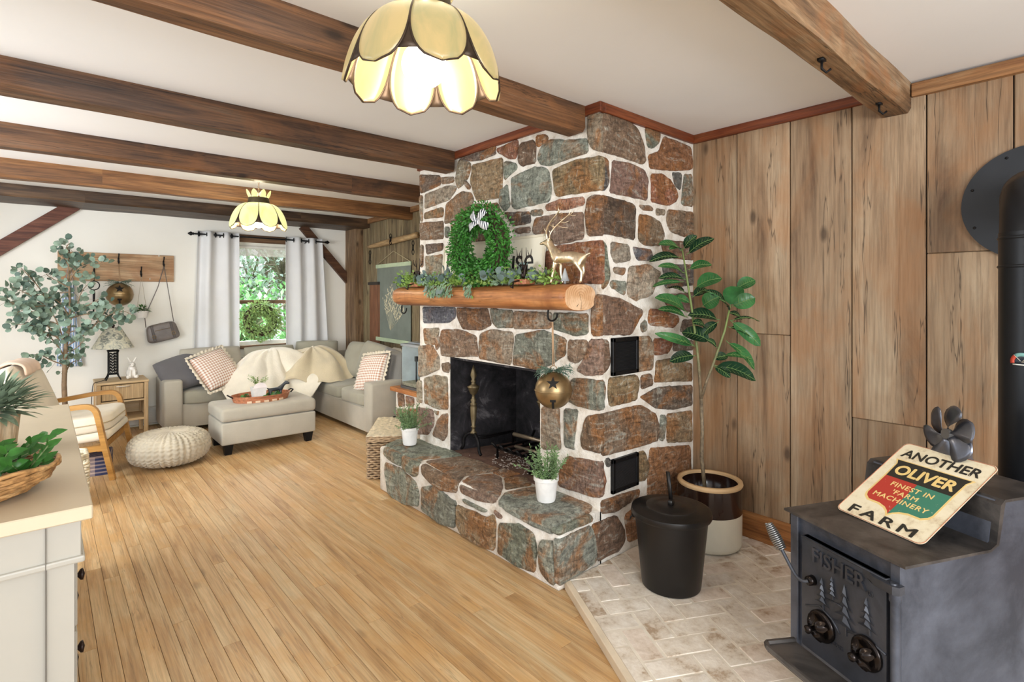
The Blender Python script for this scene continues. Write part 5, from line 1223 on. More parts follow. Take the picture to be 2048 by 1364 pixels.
bot = [(.86, .30), (.84, .265), (.79, .235), (.66, .235), (.58, .215), (.53, .185), (.50, .155)]
half = [(.5, .55), (.86, .55)]+bot
mir = lambda P: [(1-x, y) for x, y in P]
flat('yellow_outline', [(.07, .775), (.93, .775), (.885, .72), (.88, .55), (.88, .29), (.86, .25), (.80, .215), (.67, .215), (.59, .197), (.54, .17), (.5, .125)]+mir([(.54, .17), (.59, .197), (.67, .215), (.80, .215), (.86, .25), (.88, .29), (.88, .55), (.885, .72)]), .0015, .0003, YE, ts)
flat('green_panel', half, .0019, .0003, GN, ts); flat('red_panel', mir(half), .0019, .0003, RD, ts)
flat('black_panel', [(.10, .765), (.90, .765), (.87, .72), (.86, .55), (.14, .55), (.13, .72)], .0019, .0003, KB, ts)
def st_(s_, x, y, mat, w, h, bold=.006, sp_=1.0): text('lettering', s_, TM @ Matrix.Translation((x*sw, y*sh, .0024)), .1, mat, ts, .0004, bold, fit=(w*sw, h*sh), space=sp_)
st_('ANOTHER', .50, .865, KB, .84, .105, .0022); st_('OLIVER', .5, .655, YE, .66, .125, .0032)
st_('FINEST IN', .5, .478, YE, .46, .052, .0012, 1.1); st_("'FARM", .49, .398, YE, .28, .052, .0012, 1.1); st_('MACHINERY', .5, .318, YE, .60, .052, .0012, 1.1)
st_('FARM', .5, .075, KB, .74, .095, .0024, 1.35)
# ================================================================ pendant lamps
def glassmat(name, c0, c1, em):
    t = NT(name); v = t.coord((3, 3, 1.2)); n = t.noise(v, 4, 5, .55, 1.2); col = t.ramp(n, [(.35, lin(c0)), (.65, lin(c1))]); t.base(t.mix(col, (.30, .29, .25, 1), 1.0, 'MULTIPLY'))
    t.b.inputs['Transmission Weight'].default_value = 0; t.b.inputs['Subsurface Weight'].default_value = 0
    t.l(col, t.b.inputs['Emission Color']); t.b.inputs['Emission Strength'].default_value = em; return t.set(.3, 0, .5)
def pendant(label, C, s_, seed, gu, gl_, bulb_e, power, nseg=9, ph=0):
    """slag glass dome: upper ring of broad petals, lower ring of drop petals, crown of small petals"""
    t = thing('pendant_lamp', label, 'lamp', (C[0], C[1], C[2])); C = V(C); r = random.Random(seed)
    def prof(v_):                       # v 0 = crown band, 1 = lower rim
        a = v_*1.32; return (.078+.152*math.sin(a)**.9)*s_, (.212-.212*(1-math.cos(a))/(1-math.cos(1.32)))*s_
    def pt(ang, v_, k=1.0): rr, z = prof(v_); return C+V((math.cos(ang)*rr*k, math.sin(ang)*rr*k, z))
    LEAD = plain('lead_came', (70, 56, 44), .5, .6, .3, 40)
    n = nseg; st_ = 2*PI/n; off = math.atan2(-C.y, -C.x)
    def petal(name, a0, shape, mat, zoff=0):
        m = MB(); K, Nn = 26, 8; G = []; Ls, Rs = [], []
        for i in range(K+1):
            u = i/K; v_, hw = shape(u); row = [pt(a0+hw*(-1+2*j/Nn), v_, 1+.03*(1-(-1+2*j/Nn)**2)+zoff) for j in range(Nn+1)]; G.append(row); Ls.append(row[0]); Rs.append(row[-1])
        m.grid(G); o = m.build(name, mat, t, solid=.003); m = MB(); m.tube(Ls+Rs[::-1], .0034*s_, 6, loop=True); m.build('came', LEAD, o); return o
    up = lambda u: (.02+.98*u, (st_/2)*(.985 if u < .5 else .985*max(0, 1-((u-.5)/.5)**2.8)**.42)+.004)
    for k in range(n): petal('glass_petal', off+ph+k*st_, up, gu, .0)
    for k in range(n):
        a = off+ph+(k+.5)*st_; m = MB(); G = []
        for i in range(7):
            v_ = .62+.05*i; w = (st_/2)*max(.01, 1-max(0, 1-(max(0, (v_-.02)/.98-.5)/.5)**2.8)**.42)*.95; G.append([pt(a-w, v_), pt(a, v_, .995), pt(a+w, v_)])
        m.grid(G); m.build('filigree', LEAD, t, solid=.003)
    m = MB(); m.lathe([(.085*s_, .205*s_), (.088*s_, .215*s_), (.08*s_, .25*s_), (.078*s_, .262*s_), (.072*s_, .262*s_), (.076*s_, .215*s_), (.085*s_, .205*s_)], C, 36, caps=False); m.build('crown_band', plain('crown_bronze', (76, 66, 48), .5, .7, .3, 30), t, auto=40)
    for k in range(8):
        a = off+(k+.5)*PI/4; m = MB(); G = []
        for i in range(7):
            u = i/6; w = .026*s_*math.sin(PI*(.25+.72*u))**.8; rr = (.072+.028*u)*s_; z = (.262+.062*u)*s_; c = C+V((math.cos(a)*rr, math.sin(a)*rr, z)); tn = V((-math.sin(a), math.cos(a), 0)); G.append([c-tn*w, c, c+tn*w])
        m.grid(G); m.build('crown_petal', gu, t, solid=.003)
    m = MB(); m.lathe([(.001, .262*s_), (.02*s_, .262*s_), (.018*s_, .20*s_), (.001, .20*s_)], C, 14); m.tube([C+V((0, 0, .25*s_)), C+V((.0, 0, .33*s_))], .006, 6); m.build('socket', LEAD, t)
    for k in range(int((CZ-C.z-.33*s_)/.018)+1):
        z = C.z+.33*s_+k*.018; 
        if z > CZ-.008: break
        m = MB(); ax = V((1, 0, 0)) if k % 2 else V((0, 1, 0)); m.tube([V((C.x, C.y, z+.006))+ax*.006*math.cos(a)+UP*.013*math.sin(a) for a in [2*PI*q/8 for q in range(8)]], .0017, 4, loop=True); m.build('chain_link', LEAD, t)
    m = MB(); m.ball(C+V((0, 0, .075*s_)), .066*s_, 24, 16); e = NT('bulb_glow_%d' % seed); e.base((1, .98, .94, 1)); e.b.inputs['Emission Color'].default_value = (1, .95, .86, 1); e.b.inputs['Emission Strength'].default_value = bulb_e; m.build('globe_bulb', e.set(.3), t)
    point('pendant_light', C+V((0, 0, .075*s_)), power, (1, .86, .68), .082)
    point('pendant_glow', C+V((0, 0, .31*s_)), power*.12, (1, .86, .6), .05)
UPG, LOG_ = glassmat('slag_glass_amber', (196, 184, 132), (228, 200, 142), .46), glassmat('slag_glass_cream', (226, 222, 168), (240, 222, 186), .42)
pendant('large cream slag-glass pendant lamp in the foreground beneath the ceiling', (.807, 1.30, 1.973), .95, 1, UPG, LOG_, 9, 24, 8, .2)
pendant('small glowing yellow slag-glass pendant lamp on a chain near the window', (1.31, 4.60, 1.93), .95, 2, glassmat('slag_glass_lit', (232, 236, 150), (246, 240, 176), .80), LOG_, 9, 60, 8, PI/8)
# ================================================================ eucalyptus tree
et = thing('eucalyptus_tree', 'tall artificial eucalyptus tree with round grey-green leaves by the white wall', 'tree', (.16, 6.25, 0))
def ep(x, y, Y=6.25): return PY(x/4.547, 470+y/4.547, Y)
m = MB(); tk = [(.165, 6.25, .0), ep(583, 1364), ep(590, 1180), ep(598, 1000), ep(640, 770), ep(630, 480), ep(622, 300), ep(625, 130)]; m.tube([V(p) for p in tk], [.024, .019, .018, .015, .011, .008, .005, .003], 8)
br = ['590,1110 500,970 380,860 250,810 110,815', '600,1020 490,700 300,560 90,460', '480,720 380,500 240,350 195,300', '640,770 560,620 450,560 200,520', '540,960 350,720 130,620 60,600', '600,1240 650,1150 740,1140', '620,1060 700,1030 760,960', '610,1010 800,890 900,770 1100,680 1190,720', '640,780 700,650 740,500 860,400', '632,420 700,300 850,250 930,270', '630,350 700,250 760,180', '628,280 560,180 540,110', '590,1180 480,1150 340,1070 320,1100', '600,900 700,860 780,900', '640,760 760,720 860,720 900,780', '850,830 960,700 980,600', '600,960 450,900 320,900', '625,160 600,100 640,75', '630,480 520,420 430,370 420,350', '500,650 350,640 160,700', '560,820 430,780 300,720 150,770', '660,700 800,640 900,580', '900,790 1030,740 1120,800', '630,520 560,520 480,540']
r = random.Random(12); ML = MB(); DLf = MB()
for k, q in enumerate(br):
    P = nums(q); dy = r.uniform(-.22, .15); pts = [ep(x, y, 6.25+dy*i/(len(P)-1)*(1 if i else 0)) for i, (x, y) in enumerate(P)]; pts = chaikin(pts, 2, False)
    m.tube(pts, [max(.0015, .007*(1-.85*i/len(pts))) for i in range(len(pts))], 5)
    L = sum((b-a).length for a, b in zip(pts, pts[1:])); cnt = int(L/.036)+3
    for i in range(cnt):
        s_ = .22+.78*i/cnt; j = s_*(len(pts)-1); a = pts[int(j)].lerp(pts[min(len(pts)-1, int(j)+1)], j-int(j))
        for w in range(2 if r.random() < .6 else 3):
            d = V((r.gauss(0, 1), r.gauss(0, .7), r.gauss(.1, .9))).normalized(); e = a+d*r.uniform(.01, .07); nn = V((r.gauss(0, .6), -1, r.gauss(.2, .6)))
            if (e-a).length > .03: m.tube([a, e], .001, 3)
            (ML if r.random() < .75 else DLf).disc(e, d, nn, r.uniform(.019, .032), 8)
m.build('trunk', TWIG, et); ML.build('leaves', EUC, et); DLf.build('dark_leaves', leafmat('euc_dark', (86, 108, 96), .2), et)
# ================================================================ coat rack and hanging things
WP = YB-.002
a, b = PY(115, 501, WP), PY(347, 513, WP); cz = PY(345, 564, WP).z; rk = thing('coat_rack', 'reclaimed wood board with black coat hooks on the white wall', 'coat rack', ((a.x+b.x)/2, WP, cz))
zt = (a.z+b.z)/2; m = MB(); m.tone = (.62, .3, .4, 1); m.box((a.x, YB-.026, cz), (b.x, YB-.001, zt), bev=.003); m.build('board', wood('rack_wood', [(138, 108, 80), (180, 146, 110), (202, 178, 148)], 0, 9, 1.6, .6, .3, blot=((150, 100, 62), .5, .5)), rk, smooth=False)
HK = {}
for px, py in ((138, 515), (188, 545), (237, 522), (282, 548), (327, 528)):
    q = PY(px, py, YB-.03); m = MB(); m.cbox(q+V((0, .0, .01)), (.016, .006, .05), bev=.002); m.tube([q+V((0, 0, .03)), q+V((0, -.03, .045)), q+V((0, -.045, .075))], [.005, .005, .007], 6); m.tube([q, q+V((0, -.02, -.03)), q+V((0, -.045, -.025)), q+V((0, -.05, 0))], [.006, .005, .005, .006], 6); m.build('coat_hook', BLACK, rk); HK[px] = q+V((0, -.035, -.024))
for px in (205, 300, 318):
    m = MB(); m.lathe([(.001, 0), (.008, 0), (.006, .003), (.001, .003)], PY(px, 512 if px != 300 else 558, YB-.027), 8, Matrix.Rotation(PI/2, 4, 'X')); m.build('screw', plain('zinc', (220, 216, 206), .3, .6), rk)
h_ = HK[237]; bell('brass bell ornament with star and greenery hanging from the coat rack', (h_.x, YB-.15, PY(237, 589, 6.80).z), .118, h_+V((0, 0, 0)), (-.1, -1, .05), 8, 20)
h_ = HK[282]; pl = thing('hanging_planter', 'small white pot of green leaves hanging by strings from the coat rack', 'hanging plant', (h_.x, YB-.09, PY(284, 634, YB-.1).z))
c = V((h_.x, YB-.09, PY(284, 636, YB-.1).z)); m = MB(); m.lathe([(.001, 0), (.045, 0), (.065, .075), (.06, .075), (.04, .01), (.001, .01)], c, 20); m.build('pot', CHALK, pl, auto=40)
m = MB()
for k in range(4): an_ = k*PI/2+.7; m.tube([c+V((.062*math.cos(an_), .062*math.sin(an_), .07)), h_], .0012, 4)
m.build('strings', plain('string', (190, 180, 160), .9), pl); m = MB(); r = random.Random(5)
for i in range(150): 
    d = V((r.gauss(0, 1), r.gauss(0, .7), abs(r.gauss(.3, .5)))).normalized(); m.leaf(c+V((0, 0, .07))+d*r.uniform(.01, .06), d, (0, 0, 1), .045, .018, 2, .4)
m.build('leaves', leafmat('planter_green', (86, 136, 70), .35), pl)
h_ = HK[327]; bg_ = thing('handbag', 'dark grey leather handbag hanging by its long strap from the coat rack', 'handbag', (h_.x, YB-.06, PY(325, 680, YB-.06).z))
Lthr = plain('grey_leather', (112, 104, 100), .35, 0, .2, 12, .3, 90); bm_ = MF(PY(325, 664, YB-.055), (math.cos(.22), 0, math.sin(.22)), (-math.sin(.22), 0, math.cos(.22)))
m = MB(); m.ball((0, 0, 0), (.155, .098, .04), 36, 18, e=.38)
for q in m.bm.verts: q.co.x *= 1-.12*(q.co.y+.08)/.16
m.bm.transform(bm_); m.build('bag_body', Lthr, bg_)
m = MB(); m.tube([bm_ @ V((x, .098-.06*abs(x)/.14, .0)) for x in (-.12, -.06, 0, .06, .12)], .004, 5); m.tube([bm_ @ V((x, .03, .041)) for x in (-.07, 0, .07)], .0025, 5); m.build('zipper', BRASS, bg_)
for x in (-.09, .09):
    m = MB(); m.box((x-.012, -.08, .036), (x+.012, .09, .046), bm_, bev=.003); s1 = m.build('buckle_strap', plain('strap_leather', (78, 70, 66), .35), bg_, smooth=False); m = MB(); m.tube([bm_ @ V((x+.016*math.cos(q), -.03+.02*math.sin(q), .05)) for q in [2*PI*i/10 for i in range(10)]], .003, 5, loop=True); m.build('buckle', BRASS, s1)
m = MB(); m.tube([bm_ @ V((-.135, .085, 0)), bm_ @ V((-.12, .20, 0)), h_.lerp(bm_ @ V((-.135, .085, 0)), .35), h_], .0045, 5); m.tube([bm_ @ V((.125, .085, 0)), h_.lerp(bm_ @ V((.125, .085, 0)), .5), h_], .004, 5); m.build('strap', Lthr, bg_)
h_ = HK[188]; ir = thing('iron_trivet_tool', 'black iron tool with a ring hanging from the coat rack behind leaves', 'iron tool', h_)
m = MB(); c = PY(188, 571, YB-.05); m.tube([h_, c+V((0, 0, .05))], .005, 5); m.tube([c+V((.045*math.cos(q), 0, .045*math.sin(q))) for q in [2*PI*i/20 for i in range(20)]], .005, 5, loop=True); m.tube([c-V((0, 0, .045)), PY(188, 586, YB-.05), PY(187, 625, YB-.05)], [.005, .012, .007], 6); m.build('iron', BLACK, ir)
h_ = HK[138]; ap = thing('striped_apron', 'blue and white striped apron hanging behind the eucalyptus tree', 'apron', h_)
apm = stripes_mat('blue_ticking', (236, 240, 246), (150, 176, 210), 50, (0,), .45); m = MB(); G = []
for i in range(25):
    s_ = i/24; py = 570+162*s_; x0, x1 = 124+(112-124)*max(0, (s_-.42)/.58)+(-0 if s_ < .42 else -0), 152+(164-152)*max(0, (s_-.35)/.65)
    if s_ < .1: x0, x1 = 130, 148
    A_, B_ = PY(x0, py, YB-.03), PY(x1, py, YB-.03); G.append([A_.lerp(B_, j/16)+V((0, .012*math.sin(j*1.3+s_*2)-.01, 0)) for j in range(17)])
m.grid(G); m.build('cloth', apm, ap, solid=.003); m = MB(); m.tube([G[0][0], h_, G[0][-1]], .003, 5); m.build('neck_loop', plain('loop_blue', (140, 160, 190), .9), ap)
# ================================================================ side table, lamp, rabbit
T0 = (.385, 6.42); tb_ = thing('side_table', 'light oak bedside table with one drawer beneath the patterned lamp', 'side table', (T0[0]+.205, T0[1]+.2, 0)); TW, TD, TH = .41, .40, .56
OAKZ = wood('light_oak_z', [(166, 136, 96), (192, 162, 120), (206, 182, 144)], 2, 12, 1.6, .5, .15, fine=.12)
m = MB(); m.box((T0[0]-.005, T0[1]-.005, TH-.022), (T0[0]+TW+.005, T0[1]+TD, TH), bev=.003); m.build('top', OAKW, tb_, smooth=False)
for x in (0, TW-.035):
    for y in (0, TD-.035): m = MB(); m.box((T0[0]+x, T0[1]+y, 0), (T0[0]+x+.035, T0[1]+y+.035, TH-.022), bev=.003); m.build('leg', OAKZ, tb_, smooth=False)
m = MB(); m.box((T0[0]+.01, T0[1]+TD-.02, .15), (T0[0]+TW-.01, T0[1]+TD-.01, TH-.02)); m.box((T0[0]+.008, T0[1]+.02, .2), (T0[0]+.018, T0[1]+TD-.02, TH-.02)); m.box((T0[0]+TW-.018, T0[1]+.02, .2), (T0[0]+TW-.008, T0[1]+TD-.02, TH-.02)); m.box((T0[0]+.01, T0[1]+.01, .17), (T0[0]+TW-.01, T0[1]+TD-.01, .19)); m.box((T0[0]+.01, T0[1]+.01, .36), (T0[0]+TW-.01, T0[1]+TD-.01, .375)); m.build('carcass', OAKW, tb_, smooth=False)
m = MB(); m.box((T0[0]+.04, T0[1]+.002, .385), (T0[0]+TW-.04, T0[1]+.02, TH-.03), bev=.003); dr = m.build('drawer', wood('rattan_front', [(172, 140, 100), (196, 166, 124), (210, 184, 144)], 2, 30, 2, .6, .3), tb_, smooth=False)
m = MB(); m.tube([(T0[0]+.15, T0[1]-.012, TH-.045), (T0[0]+.26, T0[1]-.012, TH-.045)], .005, 6); m.build('handle', plain('pale_handle', (226, 216, 200), .3, .3), dr)
# table lamp
c = V((PY(226, 760, 6.62).x, 6.62, TH)); tl_ = thing('table_lamp', 'table lamp with pierced black iron base and mottled cone shade', 'lamp', c)
m = MB(); m.lathe([(.062, .315), (.175, .315), (.067, .515), (.062, .515), (.170, .318)], c, 32, caps=False); m.build('lamp_shade', NT('toile_shade').m, tl_, auto=50)
t = MATS['toile_shade']; n_ = [q for q in t.node_tree.nodes if q.type == 'BSDF_PRINCIPLED'][0]; tt = NT.__new__(NT); tt.m, tt.t, tt.b = t, t.node_tree, n_
nn = tt.noise(tt.coord((1, 1, 1.4)), 16, 6, .8, .8); tt.base(tt.ramp(nn, [(.40, lin((226, 220, 196))), (.5, lin((206, 204, 186))), (.58, lin((128, 132, 124)))])); tt.set(.8)
m = MB(); w0, w1 = .038, .05
for sx_ in (-1, 1):
    for sy_ in (-1, 1): m.tube([c+V((sx_*.06, sy_*.06, .004)), c+V((sx_*.042, sy_*.042, .04)), c+V((sx_*.036, sy_*.036, .07)), c+V((sx_*.036, sy_*.036, .27)), c+V((sx_*.04, sy_*.04, .285))], .006, 6)
m.cbox(c+V((0, 0, .06)), (.08, .08, .012)); m.cbox(c+V((0, 0, .288)), (.095, .095, .016), bev=.004); m.tube([c+V((0, 0, .29)), c+V((0, 0, .5))], .006, 6)
for face in range(4):
    Mr = Matrix.Translation(c) @ Matrix.Rotation(face*PI/2, 4, 'Z')
    for i in range(7):
        z = .085+i*.028
        for s_ in (-1, 1): m.tube([Mr @ V((s_*(.016)+.012*math.cos(q), -.036, z+.012*math.sin(q))) for q in [2*PI*k/8 for k in range(8)]], .003, 4, loop=True)
        m.tube([Mr @ V((-.034, -.036, z+.014)), Mr @ V((0, -.036, z)), Mr @ V((.034, -.036, z+.014))], .0028, 4)
m.build('pierced_base', BLACK, tl_); m = MB(); m.ball(c+V((0, 0, .535)), .016, 12, 8); m.lathe([(.001, .515), (.01, .515), (.006, .525)], c, 10); m.build('finial', plain('dark_wood_ball', (50, 34, 32), .4), tl_)
m = MB(); m.tube(chaikin([c+V((-.05, 0, .008)), (T0[0]+.02, 6.5, TH+.006), (T0[0]-.02, 6.48, TH+.004), (T0[0]-.03, 6.48, TH-.06), (T0[0]-.035, 6.5, .3), (T0[0]-.03, 6.8, .1)], 2, False), .003, 5); m.build('cord', BLACK, tl_)
# rabbit
rb = V((PY(264, 758, 6.6).x, 6.6, TH)); rt_ = thing('rabbit_figurine', 'white ceramic sitting rabbit figurine on the oak side table', 'figurine', rb)
m = MB(); m.ball(rb+V((0, .01, .055)), (.05, .055, .06), 20, 14); m.ball(rb+V((0, -.005, .095)), (.038, .04, .05), 18, 12); m.ball(rb+V((0, -.02, .14)), (.028, .034, .028), 18, 12)
m.ball(rb+V((0, -.05, .132)), (.012, .012, .01), 10, 8)
for s_ in (-1, 1): m.ball(rb+V((s_*.022, -.005, .185)), (.010, .007, .035), 10, 8, Matrix.Rotation(s_*.45, 4, 'Y')); m.ball(rb+V((s_*.034, -.03, .022)), (.02, .035, .022), 12, 8); m.ball(rb+V((s_*.018, -.045, .05)), (.011, .014, .045), 10, 8)
bm_r = m.bm; CER = plain('white_ceramic', (236, 232, 224), .18); o = m.build('body', CER, rt_); md = o.modifiers.new('re', 'REMESH'); md.mode = 'VOXEL'; md.voxel_size = .0035; md.use_smooth_shade = True; sm_ = o.modifiers.new('s', 'SMOOTH'); sm_.iterations = 4
for s_ in (-1, 1): m = MB(); m.ball(rb+V((s_*.020, -.045, .147)), .0035, 8, 6); m.build('eye', plain('eye_grey', (120, 116, 110), .4), rt_)
# ================================================================ armchair
AC = (.4925, 5.395); arz = math.atan2(-.293, .956); AM = Matrix.Translation((*AC, 0)) @ Matrix.Rotation(arz, 4, 'Z')
ac = thing('armchair', 'bentwood armchair with cream cushions beside the white dresser', 'armchair', (*AC, 0), arz)
def bar(m, pts, y, wy, th_):
    P = [V((x, 0, z)) for x, z in chaikin([V((a, 0, b)) for a, b in pts], 2, False) and [(q.x, q.z) for q in chaikin([V((a, 0, b)) for a, b in pts], 2, False)]]; R = []
    for i, p in enumerate(P):
        d = (P[min(i+1, len(P)-1)]-P[max(i-1, 0)]).normalized(); n = V((-d.z, 0, d.x)); R.append([p+n*th_/2+V((0, y-wy/2, 0)), p+n*th_/2+V((0, y+wy/2, 0)), p-n*th_/2+V((0, y+wy/2, 0)), p-n*th_/2+V((0, y-wy/2, 0))])
    m.rings(R)
for y in (-.335, .335):
    m = MB(); bar(m, [(.01, 0), (-.045, .27), (-.075, .44), (-.10, .555), (-.19, .572), (-.45, .53), (-.66, .50)], y, .045, .034); m.bm.transform(AM); m.build('arm', BENTW, ac, auto=50)
    m = MB(); bar(m, [(-.03, .25), (-.25, .24), (-.52, .22), (-.60, .12), (-.68, 0)], y, .04, .04); m.bm.transform(AM); m.build('rear_leg', BENTW, ac, auto=50)
m = MB(); m.box((-.09, -.32, .215), (-.06, .32, .265)); m.box((-.56, -.32, .20), (-.53, .32, .25)); m.bm.transform(AM); m.build('seat_rail', BENTW, ac, smooth=False)
Tt = AM @ Matrix.Translation((-.30, 0, .30)) @ Matrix.Rotation(-.10, 4, 'Y')
m = MB(); m.box((-.27, -.305, -.03), (.28, .305, .035), Tt, bev=.025, seg=3); m.build('seat_platform', CREAM, ac, auto=80)
m = MB(); m.ball((-.0, 0, .10), (.29, .30, .07), 44, 16, e=.3); m.bm.transform(Tt); m.build('seat_cushion', CREAM, ac)
m = MB(); m.tube([(.29*math.copysign(abs(math.cos(q))**.3, math.cos(q)), .30*math.copysign(abs(math.sin(q))**.3, math.sin(q)), .10) for q in [2*PI*i/80 for i in range(80)]], .005, 5, loop=True); m.bm.transform(Tt); m.build('piping', plain('piping_brown', (176, 160, 130), .8), ac)
Tb = AM @ Matrix.Translation((-.60, 0, .62)) @ Matrix.Rotation(-.36, 4, 'Y')
m = MB(); m.ball((0, 0, 0), (.075, .31, .26), 44, 20, e=.42); m.bm.transform(Tb); m.build('back_cushion', CREAM, ac)
m = MB(); m.box((-.10, -.29, -.32), (-.07, .29, .2), Tb, bev=.01); m.build('back_frame', BENTW, ac, smooth=False)
m = MB(); R = []; r = random.Random(6)
for i in range(13):
    u = i/12; a = PI*(-.15+1.3*u); row = []
    for j in range(15): v_ = j/14; p = V((.115*math.cos(a)*1.0, -.16+.26*v_, .20+.085*math.sin(a))); p += noise.noise_vector(p*14)*.02; row.append(Tb @ p)
    R.append(row)
m.grid(R); tag(m.build('folded_blanket', cloth('blush_blanket', (216, 190, 168), .95), solid=.02, sub=1), 'small blush blanket thrown over the top of the armchair back', 'blanket')
# ================================================================ woven baskets
def weave(m, P, z0, z1, pitch, rad, amp, closed=True, step=.011):
    z = z0; k = 0
    while z < z1:
        pts = []
        n = len(P); i0 = 0; acc = 0
        for i in range(n):
            a, b = V(P[i]), V(P[(i+1) % n]); L = (b-a).length; c = max(1, int(L/step)); nn = V(((b-a).y, -(b-a).x, 0)).normalized()
            for j in range(c): pts.append(a+(b-a)*j/c+nn*amp*math.sin((i0+j)*PI/2.2+k*PI)+V((0, 0, z+rad*.25*math.sin((i0+j)*.9+k*2)))); 
            i0 += c
        m.tube(pts, rad, 5, loop=True); z += pitch; k += 1
b0 = V((1.86, 3.80, 0)); d1 = V((.582, .819, 0)).normalized(); d2 = V((.815, -.575, 0)).normalized()
wc = thing('wicker_chest', 'natural wicker storage chest with hinged lid beyond the hearth', 'chest', b0)
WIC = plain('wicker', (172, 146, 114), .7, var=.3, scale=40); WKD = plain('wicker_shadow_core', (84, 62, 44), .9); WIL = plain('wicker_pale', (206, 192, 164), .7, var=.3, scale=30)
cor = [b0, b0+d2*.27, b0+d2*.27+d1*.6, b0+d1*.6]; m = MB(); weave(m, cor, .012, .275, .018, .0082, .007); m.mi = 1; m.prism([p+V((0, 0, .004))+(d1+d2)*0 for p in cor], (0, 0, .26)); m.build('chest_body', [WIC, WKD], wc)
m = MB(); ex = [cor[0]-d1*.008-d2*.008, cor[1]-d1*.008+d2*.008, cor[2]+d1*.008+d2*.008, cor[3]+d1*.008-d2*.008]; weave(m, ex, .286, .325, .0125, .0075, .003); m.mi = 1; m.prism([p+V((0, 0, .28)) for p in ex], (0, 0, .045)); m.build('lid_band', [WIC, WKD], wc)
m = MB()
for i in range(38):
    s_ = i/37; a, b = ex[0].lerp(ex[3], s_), ex[1].lerp(ex[2], s_); m.tube([a.lerp(b, j/12)+V((0, 0, .328+.003*math.sin(j*PI/1.5+i*PI))) for j in range(13)], .0075, 4)
m.build('lid_top', WIL, wc)
m = MB(); q = ex[3].lerp(ex[2], .5)+V((0, 0, .335))-d1*.03; m.tube([q+V((.014*math.cos(a), .014*math.sin(a), .008)) for a in [2*PI*i/12 for i in range(12)]], .003, 5, loop=True); m.build('lid_ring', IRON, wc)
wb = thing('woven_basket', 'whitewashed woven basket with hand hole between dresser and armchair', 'basket', (.10, 4.55, 0)); m = MB()
cor = [V((-.12, 4.50, 0)), V((.225, 4.50, 0)), V((.225, 4.82, 0)), V((-.12, 4.82, 0))]; WIW = plain('whitewashed_wicker', (218, 206, 180), .8, var=.25, scale=30); weave(m, cor, .012, .30, .019, .0095, .005); m.prism([p+V((0, 0, .004)) for p in cor], (0, 0, .02)); m.build('basket_wall', WIW, wb)
m = MB()
for z in (.315, .33): m.tube(chaikin([p+V((0, 0, z)) for p in cor], 1), .013, 6, loop=True)
m.build('rim', WIW, wb); m = MB(); m.box((.228, 4.62, .215), (.238, 4.71, .255)); m.build('hand_hole_shade', plain('hole_shade', (50, 38, 28), .9), wb, smooth=False)  # last box: solid dark block painting the shade of the hand opening
m = MB(); q = V((.30, 5.40, 0)); m.prism([q+V((x, y, 0)) for x, y in ((-.12, -.13), (.10, -.16), (.14, .12), (-.08, .16))], (0, 0, .15), bev=.006)
tag(m.build('fabric_bin', stripes_mat('woven_plaid', (58, 62, 92), (180, 160, 150), 34, (2, 1), .6), smooth=False), 'dark blue striped fabric bin under the armchair', 'bin')
# ================================================================ dresser
DX, DYa, DYb, DZ = .063, 1.82, 3.49, .85
dz = thing('white_dresser', 'long white painted dresser in the left foreground', 'dresser', (-.2, 2.65, 0))
m = MB(); m.box((-.46, 1.785, DZ-.036), (.10, 3.52, DZ), bev=.003); m.build('top', plain('dresser_top', (204, 188, 162), .34, var=.03), dz, smooth=False)
m = MB(); m.box((-.43, DYa, .06), (DX, DYb, DZ-.036)); m.box((-.45, DYa-.012, .0), (DX+.015, DYb+.01, .07), bev=.003)
m.box((-.44, DYa-.010, DZ-.135), (DX+.014, DYb+.006, DZ-.036), bev=.002); m.box((-.44, DYa-.018, DZ-.15), (DX+.022, DYb+.01, DZ-.132), bev=.005, seg=2)
m.box((DX-.055, DYa-.008, .07), (DX+.0, DYa+.01, DZ-.14)); m.box((-.43, DYa-.008, .07), (-.375, DYa+.01, DZ-.14))
m.build('cabinet', PWHITE, dz, smooth=False)
m = MB(); m.box((DX-.058, DYa-.0185, .07), (DX-.056, DYa-.004, DZ-.04)); m.build('panel_joint', plain('joint_shadow', (110, 104, 96), .9), dz, smooth=False)
for i in range(3):
    for j in range(3):
        y0_ = DYa+.04+i*.545; z0_ = .10+j*.205; m = MB(); m.box((DX, y0_, z0_), (DX+.008, y0_+.525, z0_+.19), bev=.003); d_ = m.build('drawer', PWHITE, dz, smooth=False)
        for y in (y0_+.09, y0_+.43): m = MB(); m.lathe([(.006, 0), (.006, .006), (.015, .012), (.016, .018), (.001, .022)], (DX+.006, y, z0_+.10), 12, Matrix.Rotation(PI/2, 4, 'Y'), sy=1); m.build('knob', DKB, d_)
# planter with sage foliage
pc_ = V((-.13, 2.62, DZ)); sp_ = thing('potted_sage', 'grey-green lamb ear foliage in a whitewashed wooden pot on the dresser', 'potted plant', pc_)
m = MB(); m.tone = (.7, .2, .1, 1); m.lathe([(.001, 0), (.06, 0), (.072, .13), (.066, .13), (.055, .01), (.001, .01)], pc_, 10); m.build('pot', wood('pot_wood', [(150, 124, 96), (190, 168, 138), (214, 200, 176)], 2, 8), sp_, smooth=False)
m = MB(); r = random.Random(14)
for i in range(280):
    a = r.uniform(0, 2*PI); e = r.uniform(-.25, 1.35); d = V((math.cos(a)*math.cos(e), math.sin(a)*math.cos(e), math.sin(e))); q = pc_+V((0, 0, .14))+d*r.uniform(.01, .10); m.leaf(q, d+V((0, 0, .15)), (0, 0, 1), .085, .026, 4, .25)
m.build('leaves', leafmat('lamb_ear', (138, 156, 132), .22, .8), sp_)
